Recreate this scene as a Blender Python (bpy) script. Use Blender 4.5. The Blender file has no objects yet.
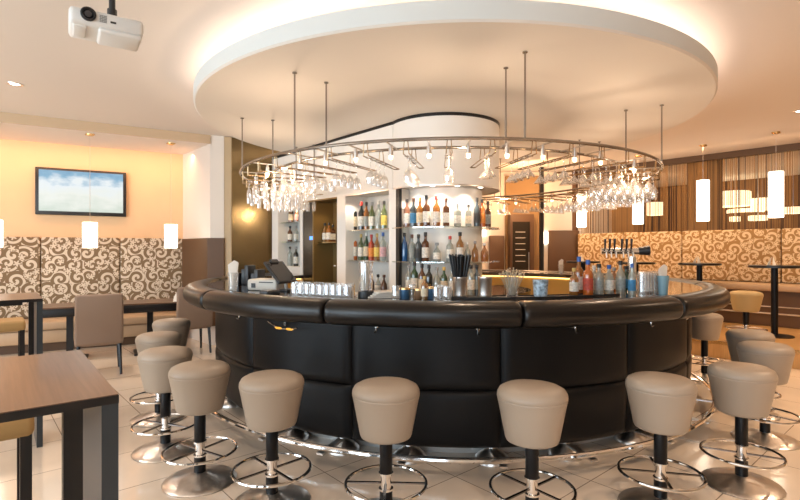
import bpy, math, random
from math import pi, sin, cos, atan2, sqrt, radians as R_
from mathutils import Vector, Matrix
random.seed(7)
S = bpy.context.scene
COL = S.collection
CAMZ = 1.5
F = 500.0
D0 = 6.04
C = Vector((D0*sin(R_(5)), D0*cos(R_(5)), 0))      # centre of the round bar

def P(px, d, z=0.0):                                # point on the sight line of a photo column, d metres ahead
    return Vector(((px-400)/F*d, d, z))
def ang_at(px, r, far=False):                       # bar angle where a sight line meets the circle of radius r
    a = atan2(px-400, F); dx, dy = sin(a), cos(a)
    b = dx*C.x+dy*C.y; c = C.x**2+C.y**2-r*r
    q = max(b*b-c, 0); t = b+sqrt(q) if far else b-sqrt(q)
    return atan2(dy*t-C.y, dx*t-C.x)
def pol(r, a, z=0.0):
    return Vector((C.x+r*cos(a), C.y+r*sin(a), z))

# ------------------------------------------------------------------ materials
def mat(name, col=(.5,.5,.5), rough=.5, metal=0.0, spec=.5, emit=None, estr=0, coat=0.0, bump=0, bscale=200, var=0, vscale=5, tr=0, alpha=1):
    m = bpy.data.materials.new(name); m.use_nodes = True
    nt = m.node_tree; b = nt.nodes['Principled BSDF']
    b.inputs['Base Color'].default_value = (*col, 1)
    b.inputs['Roughness'].default_value = rough
    b.inputs['Metallic'].default_value = metal
    b.inputs['Specular IOR Level'].default_value = spec
    b.inputs['Coat Weight'].default_value = coat
    b.inputs['Coat Roughness'].default_value = .08
    b.inputs['Transmission Weight'].default_value = tr
    b.inputs['Alpha'].default_value = alpha
    if emit:
        b.inputs['Emission Color'].default_value = (*emit, 1); b.inputs['Emission Strength'].default_value = estr
    if bump or var:
        tc = nt.nodes.new('ShaderNodeTexCoord')
    if bump:
        n = nt.nodes.new('ShaderNodeTexNoise'); n.inputs['Scale'].default_value = bscale; n.inputs['Detail'].default_value = 3
        nt.links.new(tc.outputs['Object'], n.inputs['Vector'])
        bp = nt.nodes.new('ShaderNodeBump'); bp.inputs['Strength'].default_value = bump; bp.inputs['Distance'].default_value = .002
        nt.links.new(n.outputs['Fac'], bp.inputs['Height']); nt.links.new(bp.outputs['Normal'], b.inputs['Normal'])
    if var:
        n = nt.nodes.new('ShaderNodeTexNoise'); n.inputs['Scale'].default_value = vscale; n.inputs['Detail'].default_value = 4
        nt.links.new(tc.outputs['Object'], n.inputs['Vector'])
        r = nt.nodes.new('ShaderNodeValToRGB')
        r.color_ramp.elements[0].position = .3; r.color_ramp.elements[1].position = .7
        r.color_ramp.elements[0].color = (*[max(0, c*(1-var)) for c in col], 1)
        r.color_ramp.elements[1].color = (*[min(1, c*(1+var)) for c in col], 1)
        nt.links.new(n.outputs['Fac'], r.inputs['Fac']); nt.links.new(r.outputs['Color'], b.inputs['Base Color'])
    return m

def glassmat(name, tint=(1,1,1), refl=.12, rough=.02, solid=0.0, solidcol=(1,1,1)):
    """thin-walled glass: straight-through transmission plus a Fresnel-weighted mirror layer"""
    m = bpy.data.materials.new(name); m.use_nodes = True
    nt = m.node_tree; nt.nodes.clear()
    o = nt.nodes.new('ShaderNodeOutputMaterial')
    t = nt.nodes.new('ShaderNodeBsdfTransparent'); t.inputs['Color'].default_value = (*tint, 1)
    g = nt.nodes.new('ShaderNodeBsdfGlossy'); g.inputs['Roughness'].default_value = rough
    g.inputs['Color'].default_value = (1,1,1,1)
    lw = nt.nodes.new('ShaderNodeLayerWeight'); lw.inputs['Blend'].default_value = .35
    mp = nt.nodes.new('ShaderNodeMapRange'); mp.inputs['To Min'].default_value = refl; mp.inputs['To Max'].default_value = .85
    nt.links.new(lw.outputs['Facing'], mp.inputs['Value'])
    mx = nt.nodes.new('ShaderNodeMixShader')
    nt.links.new(mp.outputs['Result'], mx.inputs['Fac'])
    nt.links.new(t.outputs[0], mx.inputs[1]); nt.links.new(g.outputs[0], mx.inputs[2])
    last = mx
    if solid:
        d = nt.nodes.new('ShaderNodeBsdfTranslucent'); d.inputs['Color'].default_value = (*solidcol, 1)
        d2 = nt.nodes.new('ShaderNodeBsdfDiffuse'); d2.inputs['Color'].default_value = (*solidcol, 1)
        a = nt.nodes.new('ShaderNodeMixShader'); a.inputs['Fac'].default_value = .5
        nt.links.new(d.outputs[0], a.inputs[1]); nt.links.new(d2.outputs[0], a.inputs[2])
        m2 = nt.nodes.new('ShaderNodeMixShader'); m2.inputs['Fac'].default_value = solid
        nt.links.new(mx.outputs[0], m2.inputs[1]); nt.links.new(a.outputs[0], m2.inputs[2]); last = m2
    nt.links.new(last.outputs[0], o.inputs['Surface'])
    return m

def tile_mat():
    m = mat('floor_tiles', (.7,.55,.42), .16, spec=.55, coat=.35)
    nt = m.node_tree; b = nt.nodes['Principled BSDF']
    tc = nt.nodes.new('ShaderNodeTexCoord'); mp = nt.nodes.new('ShaderNodeMapping')
    mp.inputs['Rotation'].default_value = (0,0,R_(-41)); mp.inputs['Location'].default_value = (.03,.22,0)
    nt.links.new(tc.outputs['Object'], mp.inputs['Vector'])
    br = nt.nodes.new('ShaderNodeTexBrick'); br.offset = 0
    br.inputs['Scale'].default_value = 1; br.inputs['Brick Width'].default_value = .62; br.inputs['Row Height'].default_value = .62
    br.inputs['Mortar Size'].default_value = .0035; br.inputs['Mortar Smooth'].default_value = .2
    br.inputs['Color1'].default_value = (.84,.71,.58,1); br.inputs['Color2'].default_value = (.80,.67,.54,1)
    br.inputs['Mortar'].default_value = (.26,.19,.14,1)
    nt.links.new(mp.outputs[0], br.inputs['Vector'])
    n = nt.nodes.new('ShaderNodeTexNoise'); n.inputs['Scale'].default_value = 2.5; n.inputs['Detail'].default_value = 6
    nt.links.new(tc.outputs['Object'], n.inputs['Vector'])
    mr = nt.nodes.new('ShaderNodeMapRange'); mr.inputs['To Min'].default_value = .86; mr.inputs['To Max'].default_value = 1.1
    nt.links.new(n.outputs['Fac'], mr.inputs['Value'])
    mx = nt.nodes.new('ShaderNodeMix'); mx.data_type = 'RGBA'; mx.blend_type = 'MULTIPLY'; mx.inputs['Factor'].default_value = 1
    nt.links.new(br.outputs['Color'], mx.inputs['A']); nt.links.new(mr.outputs['Result'], mx.inputs['B'])
    nt.links.new(mx.outputs['Result'], b.inputs['Base Color'])
    return m

def damask(name, light, dark):
    """scrolling foliage: every Voronoi cell carries a curled spiral with a lobed edge"""
    m = mat(name, light, .75, spec=.2); nt = m.node_tree; b = nt.nodes['Principled BSDF']; L = nt.links
    def N(t, **k):
        n = nt.nodes.new(t)
        for a, v in k.items(): setattr(n, a, v)
        return n
    def M(op, a, c=None, e=None):
        n = N('ShaderNodeMath', operation=op)
        for i, v in enumerate((a, c, e)):
            if v is None: continue
            if isinstance(v, (int, float)): n.inputs[i].default_value = v
            else: L.new(v, n.inputs[i])
        return n.outputs[0]
    tc = N('ShaderNodeTexCoord'); sx = N('ShaderNodeSeparateXYZ'); L.new(tc.outputs['Object'], sx.inputs[0])
    cb = N('ShaderNodeCombineXYZ'); L.new(sx.outputs['X'], cb.inputs['X']); L.new(sx.outputs['Z'], cb.inputs['Y'])
    def cells(scale, rnd, off):
        sc = N('ShaderNodeVectorMath', operation='SCALE'); sc.inputs['Scale'].default_value = scale; L.new(cb.outputs[0], sc.inputs[0])
        ad = N('ShaderNodeVectorMath', operation='ADD'); ad.inputs[1].default_value = (off, off*.7, 0); L.new(sc.outputs[0], ad.inputs[0])
        vo = N('ShaderNodeTexVoronoi', voronoi_dimensions='2D'); vo.inputs['Scale'].default_value = 1; vo.inputs['Randomness'].default_value = rnd
        L.new(ad.outputs[0], vo.inputs['Vector'])
        df = N('ShaderNodeVectorMath', operation='SUBTRACT'); L.new(ad.outputs[0], df.inputs[0]); L.new(vo.outputs['Position'], df.inputs[1])
        s2 = N('ShaderNodeSeparateXYZ'); L.new(df.outputs[0], s2.inputs[0])
        an = M('ARCTAN2', s2.outputs['Y'], s2.outputs['X'])
        ln = N('ShaderNodeVectorMath', operation='LENGTH'); L.new(df.outputs[0], ln.inputs[0])
        c = N('ShaderNodeSeparateColor'); L.new(vo.outputs['Color'], c.inputs[0])
        return an, ln.outputs['Value'], M('SIGN', M('SUBTRACT', c.outputs[0], .5)), M('MULTIPLY', c.outputs[1], 6.28)
    an, r, sgn, ph = cells(5.2, .7, 0)
    spiral = M('ADD', M('SINE', M('ADD', M('ADD', M('MULTIPLY', an, sgn), M('MULTIPLY', r, 14.0)), ph)), M('MULTIPLY', r, -.9))
    an2, r2, sg2, ph2 = cells(5.6, .85, 3.7)
    edge = M('ADD', .20, M('MULTIPLY', M('SINE', M('ADD', M('MULTIPLY', an2, 5.0), ph2)), .085))
    leaf = M('SUBTRACT', edge, r2)                        # > 0 inside a five-lobed leaf
    ring = M('LESS_THAN', M('ABSOLUTE', M('ADD', leaf, .035)), .035)
    tot = M('ADD', M('MAXIMUM', M('ADD', spiral, .25), M('MULTIPLY', leaf, 12)), M('MULTIPLY', ring, -2))
    ss = N('ShaderNodeMapRange', interpolation_type='SMOOTHSTEP'); ss.inputs['From Min'].default_value = -.15; ss.inputs['From Max'].default_value = .15
    L.new(tot, ss.inputs['Value'])
    mx = N('ShaderNodeMix', data_type='RGBA'); L.new(ss.outputs['Result'], mx.inputs['Factor'])
    mx.inputs['A'].default_value = (*dark, 1); mx.inputs['B'].default_value = (*light, 1)
    L.new(mx.outputs['Result'], b.inputs['Base Color'])
    return m

def wood_mat(name, c1, c2, rough=.25, ax='X', coat=.3):
    m = mat(name, c1, rough, coat=coat); nt = m.node_tree; b = nt.nodes['Principled BSDF']
    tc = nt.nodes.new('ShaderNodeTexCoord'); mp = nt.nodes.new('ShaderNodeMapping')
    mp.inputs['Scale'].default_value = (3, 90, 3) if ax == 'X' else (45, 2, 2) if ax == 'Y' else (30, 30, 1.2)
    n = nt.nodes.new('ShaderNodeTexNoise'); n.inputs['Scale'].default_value = 1.0; n.inputs['Detail'].default_value = 6; n.inputs['Distortion'].default_value = .4
    nt.links.new(tc.outputs['Object'], mp.inputs[0]); nt.links.new(mp.outputs[0], n.inputs['Vector'])
    r = nt.nodes.new('ShaderNodeValToRGB'); r.color_ramp.elements[0].position = .35; r.color_ramp.elements[1].position = .68
    r.color_ramp.elements[0].color = (*c1, 1); r.color_ramp.elements[1].color = (*c2, 1)
    nt.links.new(n.outputs['Fac'], r.inputs['Fac']); nt.links.new(r.outputs['Color'], b.inputs['Base Color'])
    return m

def screen_mat():
    m = bpy.data.materials.new('tv_picture'); m.use_nodes = True; nt = m.node_tree; b = nt.nodes['Principled BSDF']
    b.inputs['Base Color'].default_value = (.01,.01,.01,1); b.inputs['Roughness'].default_value = .25
    tc = nt.nodes.new('ShaderNodeTexCoord'); sp = nt.nodes.new('ShaderNodeSeparateXYZ'); nt.links.new(tc.outputs['Generated'], sp.inputs[0])
    n = nt.nodes.new('ShaderNodeTexNoise'); n.inputs['Scale'].default_value = 4; n.inputs['Detail'].default_value = 5
    nt.links.new(tc.outputs['Generated'], n.inputs['Vector'])
    a = nt.nodes.new('ShaderNodeMath'); a.operation = 'MULTIPLY_ADD'; a.inputs[1].default_value = .9
    nt.links.new(n.outputs['Fac'], a.inputs[0]); nt.links.new(sp.outputs['Z'], a.inputs[2])
    r = nt.nodes.new('ShaderNodeValToRGB'); e = r.color_ramp.elements
    e[0].position = .0; e[0].color = (.62,.72,.62,1); e[1].position = 1.0; e[1].color = (.20,.40,.60,1)
    x = e.new(.42); x.color = (.9,.93,.86,1); x = e.new(.72); x.color = (.86,.93,.96,1); x = e.new(.88); x.color = (.28,.5,.68,1)
    mr = nt.nodes.new('ShaderNodeMapRange'); mr.inputs['From Min'].default_value = .3; mr.inputs['From Max'].default_value = 1.5
    nt.links.new(a.outputs[0], mr.inputs['Value']); nt.links.new(mr.outputs['Result'], r.inputs['Fac'])
    nt.links.new(r.outputs['Color'], b.inputs['Emission Color']); b.inputs['Emission Strength'].default_value = .75
    return m

MT = {}
MT['ceil'] = mat('ceiling_paint', (.80,.74,.68), .8, bump=.05, bscale=60)
MT['disc'] = mat('disc_paint', (.74,.70,.64), .75)
MT['fascia'] = mat('disc_fascia_daylit', (.66,.68,.66), .7)  # cool daylight on the disc edge is put into this grey
MT['wall'] = mat('cream_wall_paint', (.80,.73,.65), .8)
MT['peach'] = mat('cream_wall_orange_glow', (.86,.58,.34), .8, var=.03, vscale=2)  # orange lamp glow on the cream wall is put into this colour
MT['white'] = mat('white_wall_paint', (.80,.77,.72), .6)
MT['tan'] = mat('tan_wall_paint', (.74,.60,.42), .8)
MT['floor'] = tile_mat()
MT['step'] = wood_mat('podium_oak', (.50,.28,.10), (.62,.37,.15), .35)
MT['olive'] = mat('ochre_wall_paint', (.30,.18,.075), .7)
MT['brownpad'] = mat('brown_leatherette', (.11,.055,.024), .5, bump=.1)
MT['bronze'] = mat('bronze_mirror', (.24,.18,.09), .2, metal=1, var=.15, vscale=1.3)
MT['racksteel'] = mat('rack_chrome', (.34,.31,.28), .22, metal=1)
MT['brass'] = mat('brass', (.75,.5,.22), .25, metal=1)
MT['railbrass'] = mat('rail_brass', (.48,.34,.20), .25, metal=1)
MT['chrome'] = mat('chrome', (.82,.80,.78), .08, metal=1)
MT['steel'] = mat('brushed_steel', (.74,.70,.66), .30, metal=1, var=.08, vscale=30)
MT['plinth'] = mat('satin_plinth', (.74,.74,.74), .25, metal=.35)  # pale grey stands in for light reflected under the bar
MT['blackmetal'] = mat('black_metal', (.005,.005,.006), .35, spec=.25)
MT['blackleather'] = mat('black_leather', (.005,.005,.0055), .42, spec=.2, bump=.25, bscale=150)
MT['bumper'] = mat('dark_brown_leather', (.007,.005,.004), .30, spec=.38, bump=.4, bscale=45)
MT['counter'] = mat('polished_counter', (.035,.022,.015), .08, spec=.7, coat=.5)
MT['cream'] = mat('cream_leather', (.355,.285,.22), .42, bump=.15, bscale=90)
MT['creamwarm'] = mat('ochre_leather', (.46,.33,.15), .5, bump=.15, bscale=90)
MT['taupe'] = mat('taupe_fabric', (.27,.19,.14), .8, bump=.3, bscale=400)
MT['ochrefab'] = mat('ochre_fabric', (.36,.22,.08), .7, bump=.3, bscale=300)
MT['benchleather'] = mat('tan_bench_leather', (.45,.31,.19), .5)
MT['table'] = wood_mat('walnut_table', (.10,.05,.025), (.15,.08,.045), .30, 'X', .15)
MT['black'] = mat('black_lacquer', (.005,.005,.006), .3)
MT['blueblack'] = mat('daylit_black_lacquer', (.02,.027,.033), .35)  # blue window light on the black slab legs is put into this tint
MT['damaskL'] = damask('damask_left', (.66,.56,.44), (.21,.14,.08))
MT['damaskR'] = damask('damask_right', (.68,.52,.33), (.33,.19,.075))
MT['glass'] = glassmat('clear_glass', (.97,.97,.97), .10, .03, .10, (1,.97,.92))
MT['shelfglass'] = glassmat('shelf_glass', (.85,.9,.88), .2)
MT['darkglass'] = mat('smoked_glass', (.02,.014,.008), .25, spec=.5)
MT['white_plastic'] = mat('white_plastic', (.72,.71,.68), .35)
MT['grey_plastic'] = mat('grey_plastic', (.30,.29,.27), .5)
MT['black_plastic'] = mat('black_plastic', (.015,.015,.016), .4)
MT['lens'] = mat('lens_glass', (.01,.01,.015), .03, coat=1)
MT['screen'] = screen_mat()
MT['shade'] = mat('lit_white_shade', (.9,.85,.75), .6, emit=(1.0,.90,.74), estr=3.2)
MT['shadefar'] = mat('lit_drum_shade', (.9,.8,.6), .6, emit=(1.0,.80,.52), estr=1.5)
MT['lampglow'] = mat('lit_bulb', (1,.9,.7), .5, emit=(1.0,.66,.36), estr=9)
MT['downglow'] = mat('lit_downlight', (1,.9,.7), .5, emit=(1.0,.9,.75), estr=6)
MT['cove'] = mat('led_cove', (1,1,1), .5, emit=(1.0,.82,.72), estr=9)
MT['ledgold'] = mat('led_gold', (1,.8,.5), .5, emit=(1.0,.62,.2), estr=3)
MT['blueled'] = mat('blue_display', (0,0,.1), .5, emit=(.1,.3,1.0), estr=2.0)
MT['curtain'] = mat('string_curtain_thread', (.27,.145,.05), .8)
MT['curtaindark'] = mat('dark_curtain_thread', (.05,.025,.012), .7)
MT['napkin'] = mat('white_napkin', (.85,.80,.72), .8)
MT['goldpanel'] = mat('gold_apron', (.62,.40,.12), .45)
MT['paper'] = mat('paper', (.75,.70,.62), .7)
MT['bluepaint'] = mat('blue_tin', (.05,.13,.24), .3, metal=.3)
MT['amber'] = mat('amber_lens_glow', (.8,.35,.04), .15, emit=(1,.5,.08), estr=.6)  # lenses are no lamps; their bright gleam is put in as emission
MT['plant'] = mat('dried_stems', (.5,.42,.3), .8)
MT['rubber'] = mat('black_rubber', (.01,.01,.01), .6)
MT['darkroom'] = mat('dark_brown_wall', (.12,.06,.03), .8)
MT['blade'] = mat('dark_chrome', (.22,.20,.19), .2, metal=1)

# ------------------------------------------------------------------ mesh builder
class MB:
    def __init__(s): s.v = []; s.f = []; s.m = []
    def add(s, vs, fs, mi=0):
        o = len(s.v); s.v += [tuple(v) for v in vs]; s.f += [tuple(i+o for i in f) for f in fs]; s.m += [mi]*len(fs); return s
    def box(s, c, d, rz=0, mi=0, rot=None):
        M = rot if rot is not None else Matrix.Rotation(rz, 3, 'Z')
        vs = []
        for x in (-.5,.5):
            for y in (-.5,.5):
                for z in (-.5,.5):
                    vs.append(Vector(c)+M@Vector((x*d[0], y*d[1], z*d[2])))
        return s.add(vs, [(0,1,3,2),(4,6,7,5),(0,4,5,1),(2,3,7,6),(0,2,6,4),(1,5,7,3)], mi)
    def bbox(s, c, d, bv=.01, rz=0, mi=0):           # box with rounded vertical corners and softened rims
        x, y, z = d[0]/2, d[1]/2, d[2]/2; n = 3; M = Matrix.Rotation(rz, 3, 'Z'); rings = []
        for (zz, ins) in ((-z, bv), (-z+bv*.3, bv*.3), (-z+bv, 0), (z-bv, 0), (z-bv*.3, bv*.3), (z, bv)):
            ring = []
            for q, (sx_, sy_) in enumerate(((1,1),(-1,1),(-1,-1),(1,-1))):
                for k in range(n+1):
                    a = q*pi/2+k/n*pi/2; rr = bv
                    ring.append(Vector(c)+M@Vector((sx_*(x-rr)+(rr-ins)*cos(a), sy_*(y-rr)+(rr-ins)*sin(a), zz)))
            rings.append(ring)
        m = len(rings[0]); vs = [v for r in rings for v in r]
        fs = [(i*m+j, i*m+(j+1) % m, (i+1)*m+(j+1) % m, (i+1)*m+j) for i in range(len(rings)-1) for j in range(m)]
        fs += [tuple(range(m))[::-1], tuple(range((len(rings)-1)*m, len(rings)*m))]
        return s.add(vs, fs, mi)
    def lathe(s, prof, n=24, c=(0,0,0), mi=0, caps=True, warp=None):
        vs = []; c = Vector(c)
        for r, z in prof:
            for k in range(n):
                a = 2*pi*k/n; vs.append(c+Vector((r*cos(a), r*sin(a), z)))
        if warp: vs = [warp(v) for v in vs]
        fs = [(i*n+k, i*n+(k+1) % n, (i+1)*n+(k+1) % n, (i+1)*n+k) for i in range(len(prof)-1) for k in range(n)]
        if caps: fs += [tuple(range(n))[::-1], tuple(range((len(prof)-1)*n, len(prof)*n))]
        return s.add(vs, fs, mi)
    def tube(s, pts, r, n=8, closed=False, mi=0):
        pts = [Vector(p) for p in pts]; N = len(pts); vs = []; up0 = None
        for i, p in enumerate(pts):
            if closed: t = pts[(i+1) % N]-pts[i-1]
            else: t = pts[min(i+1, N-1)]-pts[max(i-1, 0)]
            t.normalize()
            up = Vector((0,0,1)) if abs(t.z) < .9 else Vector((1,0,0))
            if up0 is not None and not closed and abs(up0.dot(t)) < .95: up = up0
            a = t.cross(up).normalized(); b = a.cross(t).normalized(); up0 = b
            rr = r[i] if isinstance(r, (list, tuple)) else r
            for k in range(n):
                q = 2*pi*k/n; vs.append(p+a*rr*cos(q)+b*rr*sin(q))
        M = N if closed else N-1
        fs = [(i*n+k, i*n+(k+1) % n, ((i+1) % N)*n+(k+1) % n, ((i+1) % N)*n+k) for i in range(M) for k in range(n)]
        if not closed: fs += [tuple(range(n))[::-1], tuple(range((N-1)*n, N*n))]
        return s.add(vs, fs, mi)
    def arc(s, r0, r1, z0, z1, a0, a1, n, c=None, mi=0):     # annular sector block
        full = abs(a1-a0) > 2*pi-1e-4; vs = []; cc = Vector(c) if c is not None else Vector((0,0,0)); N = n if full else n+1
        for i in range(N):
            a = a0+(a1-a0)*i/n
            for r, z in ((r0,z0),(r1,z0),(r1,z1),(r0,z1)): vs.append(cc+Vector((r*cos(a), r*sin(a), z)))
        fs = []
        for i in range(n):
            j = (i+1) % N if full else i+1
            for k in range(4): fs.append((i*4+k, i*4+(k+1) % 4, j*4+(k+1) % 4, j*4+k))
        if not full: fs += [(3,2,1,0), tuple(range((N-1)*4, N*4))]
        return s.add(vs, fs, mi)
    def prism(s, poly, z0, z1, mi=0):
        n = len(poly); vs = [(p[0], p[1], z0) for p in poly]+[(p[0], p[1], z1) for p in poly]
        return s.add(vs, [(i, (i+1) % n, n+(i+1) % n, n+i) for i in range(n)]+[tuple(range(n))[::-1], tuple(range(n, 2*n))], mi)
    def sweep(s, prof, a0, a1, n, mi=0):               # closed (r,z) profile swept about the origin
        full = abs(a1-a0) > 2*pi-1e-4; N = n if full else n+1; m = len(prof); vs = []
        for i in range(N):
            a = a0+(a1-a0)*i/n
            vs += [(r*cos(a), r*sin(a), z) for r, z in prof]
        fs = [(i*m+k, i*m+(k+1) % m, ((i+1) % N)*m+(k+1) % m, ((i+1) % N)*m+k) for i in range(n) for k in range(m)]
        if not full: fs += [tuple(range(m))[::-1], tuple(range((N-1)*m, N*m))]
        return s.add(vs, fs, mi)
    def mesh(s, name, mats, smooth=35):
        me = bpy.data.meshes.new(name); me.from_pydata(s.v, [], s.f)
        for m in (mats if isinstance(mats, (list, tuple)) else [mats]): me.materials.append(m)
        me.polygons.foreach_set('material_index', s.m)
        import bmesh
        bm = bmesh.new(); bm.from_mesh(me); bmesh.ops.recalc_face_normals(bm, faces=bm.faces[:]); bm.to_mesh(me); bm.free()
        if smooth:
            me.shade_smooth(); me.set_sharp_from_angle(angle=R_(smooth))
        me.update(); return me
    def build(s, name, mats, parent=None, loc=(0,0,0), rz=0, smooth=35):
        o = bpy.data.objects.new(name, s.mesh(name, mats, smooth)); COL.objects.link(o)
        o.location = loc; o.rotation_euler = (0,0,rz); o.parent = parent; return o

def tag(o, label=None, cat=None, group=None, kind=None):
    if label: o['label'] = label
    if cat: o['category'] = cat
    if group: o['group'] = group
    if kind: o['kind'] = kind
    return o
def thing(name, label, cat, loc=(0,0,0), rz=0, group=None):
    o = bpy.data.objects.new(name, None); COL.objects.link(o); o.empty_display_size = .05
    o.location = loc; o.rotation_euler = (0,0,rz); return tag(o, label, cat, group)
def struct(name, mb, m, loc=(0,0,0), rz=0, smooth=35):
    return tag(mb.build(name, m, None, loc, rz, smooth), kind='structure')
def children(o): return [c for c in bpy.data.objects if c.parent == o]
KIDS = {}
def dup(o, loc, rz=0, label=None, group=None, sc=None):
    if o.name not in KIDS: KIDS[o.name] = [(c, children(c)) for c in children(o)]
    r = o.copy(); COL.objects.link(r); r.location = loc; r.rotation_euler = (0,0,rz)
    if sc: r.scale = (sc,)*3 if isinstance(sc, (int, float)) else sc
    if label: r['label'] = label
    if group: r['group'] = group
    for c, gs in KIDS[o.name]:
        d = c.copy(); COL.objects.link(d); d.parent = r
        for g in gs:
            e = g.copy(); COL.objects.link(e); e.parent = d
    return r
def light(kind, name, loc, energy, col, size=.1, target=None, sy=None, spot=None, blend=.6):
    l = bpy.data.lights.new(name, kind); l.energy = energy; l.color = col
    if kind == 'AREA':
        l.size = size
        if sy: l.shape = 'RECTANGLE'; l.size_y = sy
    else: l.shadow_soft_size = size
    if kind == 'SPOT': l.spot_size = R_(spot or 70); l.spot_blend = blend
    o = bpy.data.objects.new(name, l); COL.objects.link(o); o.location = loc
    if target is not None: o.rotation_euler = (Vector(target)-Vector(loc)).to_track_quat('-Z', 'Y').to_euler()
    return o

CEIL = 3.31; DISCZ = 2.98
# ------------------------------------------------------------------ setting
struct('floor', MB().box((0,5,-.05), (26,26,.1)), MT['floor'])
struct('ceiling', MB().box((0,5,CEIL+.05), (26,26,.1)), MT['ceil'])
# TV wall
WA = Vector((-6.04,7.55,0)); WB = Vector((-3.82,8.8,0)); wd = (WB-WA).normalized(); wn = Vector((-wd.y, wd.x, 0))
wang = atan2(wd.y, wd.x)
def wallbox(p, q, z0, z1, th, side=1):
    d = (q-p).normalized(); n = Vector((-d.y, d.x, 0))*side*th
    return MB().prism([p, q, q+n, p+n], z0, z1)
WL = WA-wd*3.6
struct('wall_left', wallbox(WL, WB+wd*.2, 0, CEIL, .15), MT['peach'])
RET = Vector((-3.0,7.9,0))
struct('wall_left_return', MB().prism([WB, RET, Vector((-2.80,7.95,0)), Vector((-2.80,9.3,0)), Vector((-3.7,9.3,0))], 0, CEIL), MT['wall'])
struct('trim_1', MB().prism([Vector((-9.5,4.02,0)), Vector((-5.25,6.56,0)), RET, WB, WL], 3.18, CEIL), MT['ceil'])
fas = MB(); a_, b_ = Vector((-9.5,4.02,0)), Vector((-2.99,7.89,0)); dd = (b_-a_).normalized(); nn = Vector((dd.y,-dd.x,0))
fas.prism([a_, b_, b_+nn*.012, a_+nn*.012], 3.175, CEIL); struct('trim_2', fas, mat('fascia_shadow_paint', (.62,.46,.30), .8))  # shade on the ceiling step is put into this darker tan strip
# bronze glass wall between the pier and the bar core
struct('wall_bronze', MB().prism([Vector((-2.80,8.0,0)), Vector((-2.0,8.3,0)), Vector((-2.0,8.4,0)), Vector((-2.80,8.1,0))], 0, CEIL), MT['bronze'])
struct('trim_3', MB().box((-2.745,7.975,1.65), (.12,.03,3.3)), mat('tan_strip_paint', (.50,.36,.20), .5))
# rear walls
struct('wall_rear', MB().box((1.0,11.6,1.65), (8.4,.12,3.3)), MT['wall'])
struct('wall_rear_recess', MB().box((P(525,11.4).x,11.5,1.6), (.86,.1,3.2)), MT['olive'])
struct('pillar', MB().box((P(541.5,10.9).x,10.9,1.65), (.08,.08,3.3)), MT['black'])
# right side: podium, piers, next room
RW0 = Vector((6.77,8.46,0)); RW1 = Vector((4.10,11.4,0)); rd = (RW1-RW0).normalized(); rn = Vector((-rd.y, rd.x, 0))
if rn.y < 0: rn = -rn
rang = atan2(rd.y, rd.x)
PD0 = Vector((5.0,6.3,0))
pd = MB(); q0 = PD0-rd*4; q1 = PD0+rd*5.6
pd.prism([q0, q1, q1+rn*2.6, q0+rn*2.6], 0, .22)
struct('floor_podium', pd, MT['step'])
rp = MB(); e0 = q0-rn*.012; rp.prism([q0-rn*.012, q1-rn*.012, q1+rn*.03, q0+rn*.03], .195, .232); struct('trim_4', rp, MT['brass'])
def rwall(px, off=0.0):                               # point on the right wall line under a photo column
    k = (px-400)/F; p = RW0+rn*off; t = (k*p.y-p.x)/(rd.x-k*rd.y); return p+rd*t
struct('wall_right', wallbox(RW0-rd*3.2+rn*.03, RW1+rn*.03, 0, 1.84, .12, -1 if Vector((-rd.y,rd.x,0)).dot(rn) < 0 else 1), MT['tan'])
sidr = -1 if Vector((-rd.y,rd.x,0)).dot(rn) < 0 else 1
struct('wall_right_pier', wallbox(rwall(718, .3), rwall(687, .3), 0, CEIL, .25, sidr), MT['olive'])
struct('wall_right_pier.001', wallbox(rwall(633, .3), rwall(612, .3), 0, CEIL, .25, sidr), MT['olive'])
struct('trim_5', wallbox(RW0-rd*3.2-rn*.05, RW1-rn*.05, CEIL-.11, CEIL, .16, sidr), mat('dark_curtain_track', (.05,.025,.012), .6))
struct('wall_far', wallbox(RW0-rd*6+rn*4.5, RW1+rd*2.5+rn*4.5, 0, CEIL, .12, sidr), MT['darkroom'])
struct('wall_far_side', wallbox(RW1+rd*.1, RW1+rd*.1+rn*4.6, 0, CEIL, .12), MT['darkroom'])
# walls behind and beside the camera
ww = MB(); ww.box((-9.6,5.4,1.65), (.12,6.6,3.3)); ww.box((-9.6,-1.2,.3), (.12,6.6,.6)); ww.box((-9.6,-1.2,3.1), (.12,6.6,.42)); ww.box((-9.6,-4.3,1.7), (.12,.4,2.4))
struct('wall_west', ww, MT['wall'])
struct('wall_east', MB().box((9.9,1.0,1.65), (.12,15,3.3)), MT['tan'])
wb = MB(); wb.box((0,-4.5,.25), (19.4,.15,.5)); wb.box((0,-4.5,3.1), (19.4,.15,.42))
for x in (-9.2,-4.6,0,4.6,9.2): wb.box((x,-4.5,1.7), (.5,.15,2.4))
wb.box((4.7,-4.5,1.7), (9.0,.15,2.4))  # solid infill added to shut out daylight through the right-hand windows
struct('wall_south', wb, MT['wall'])

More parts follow.
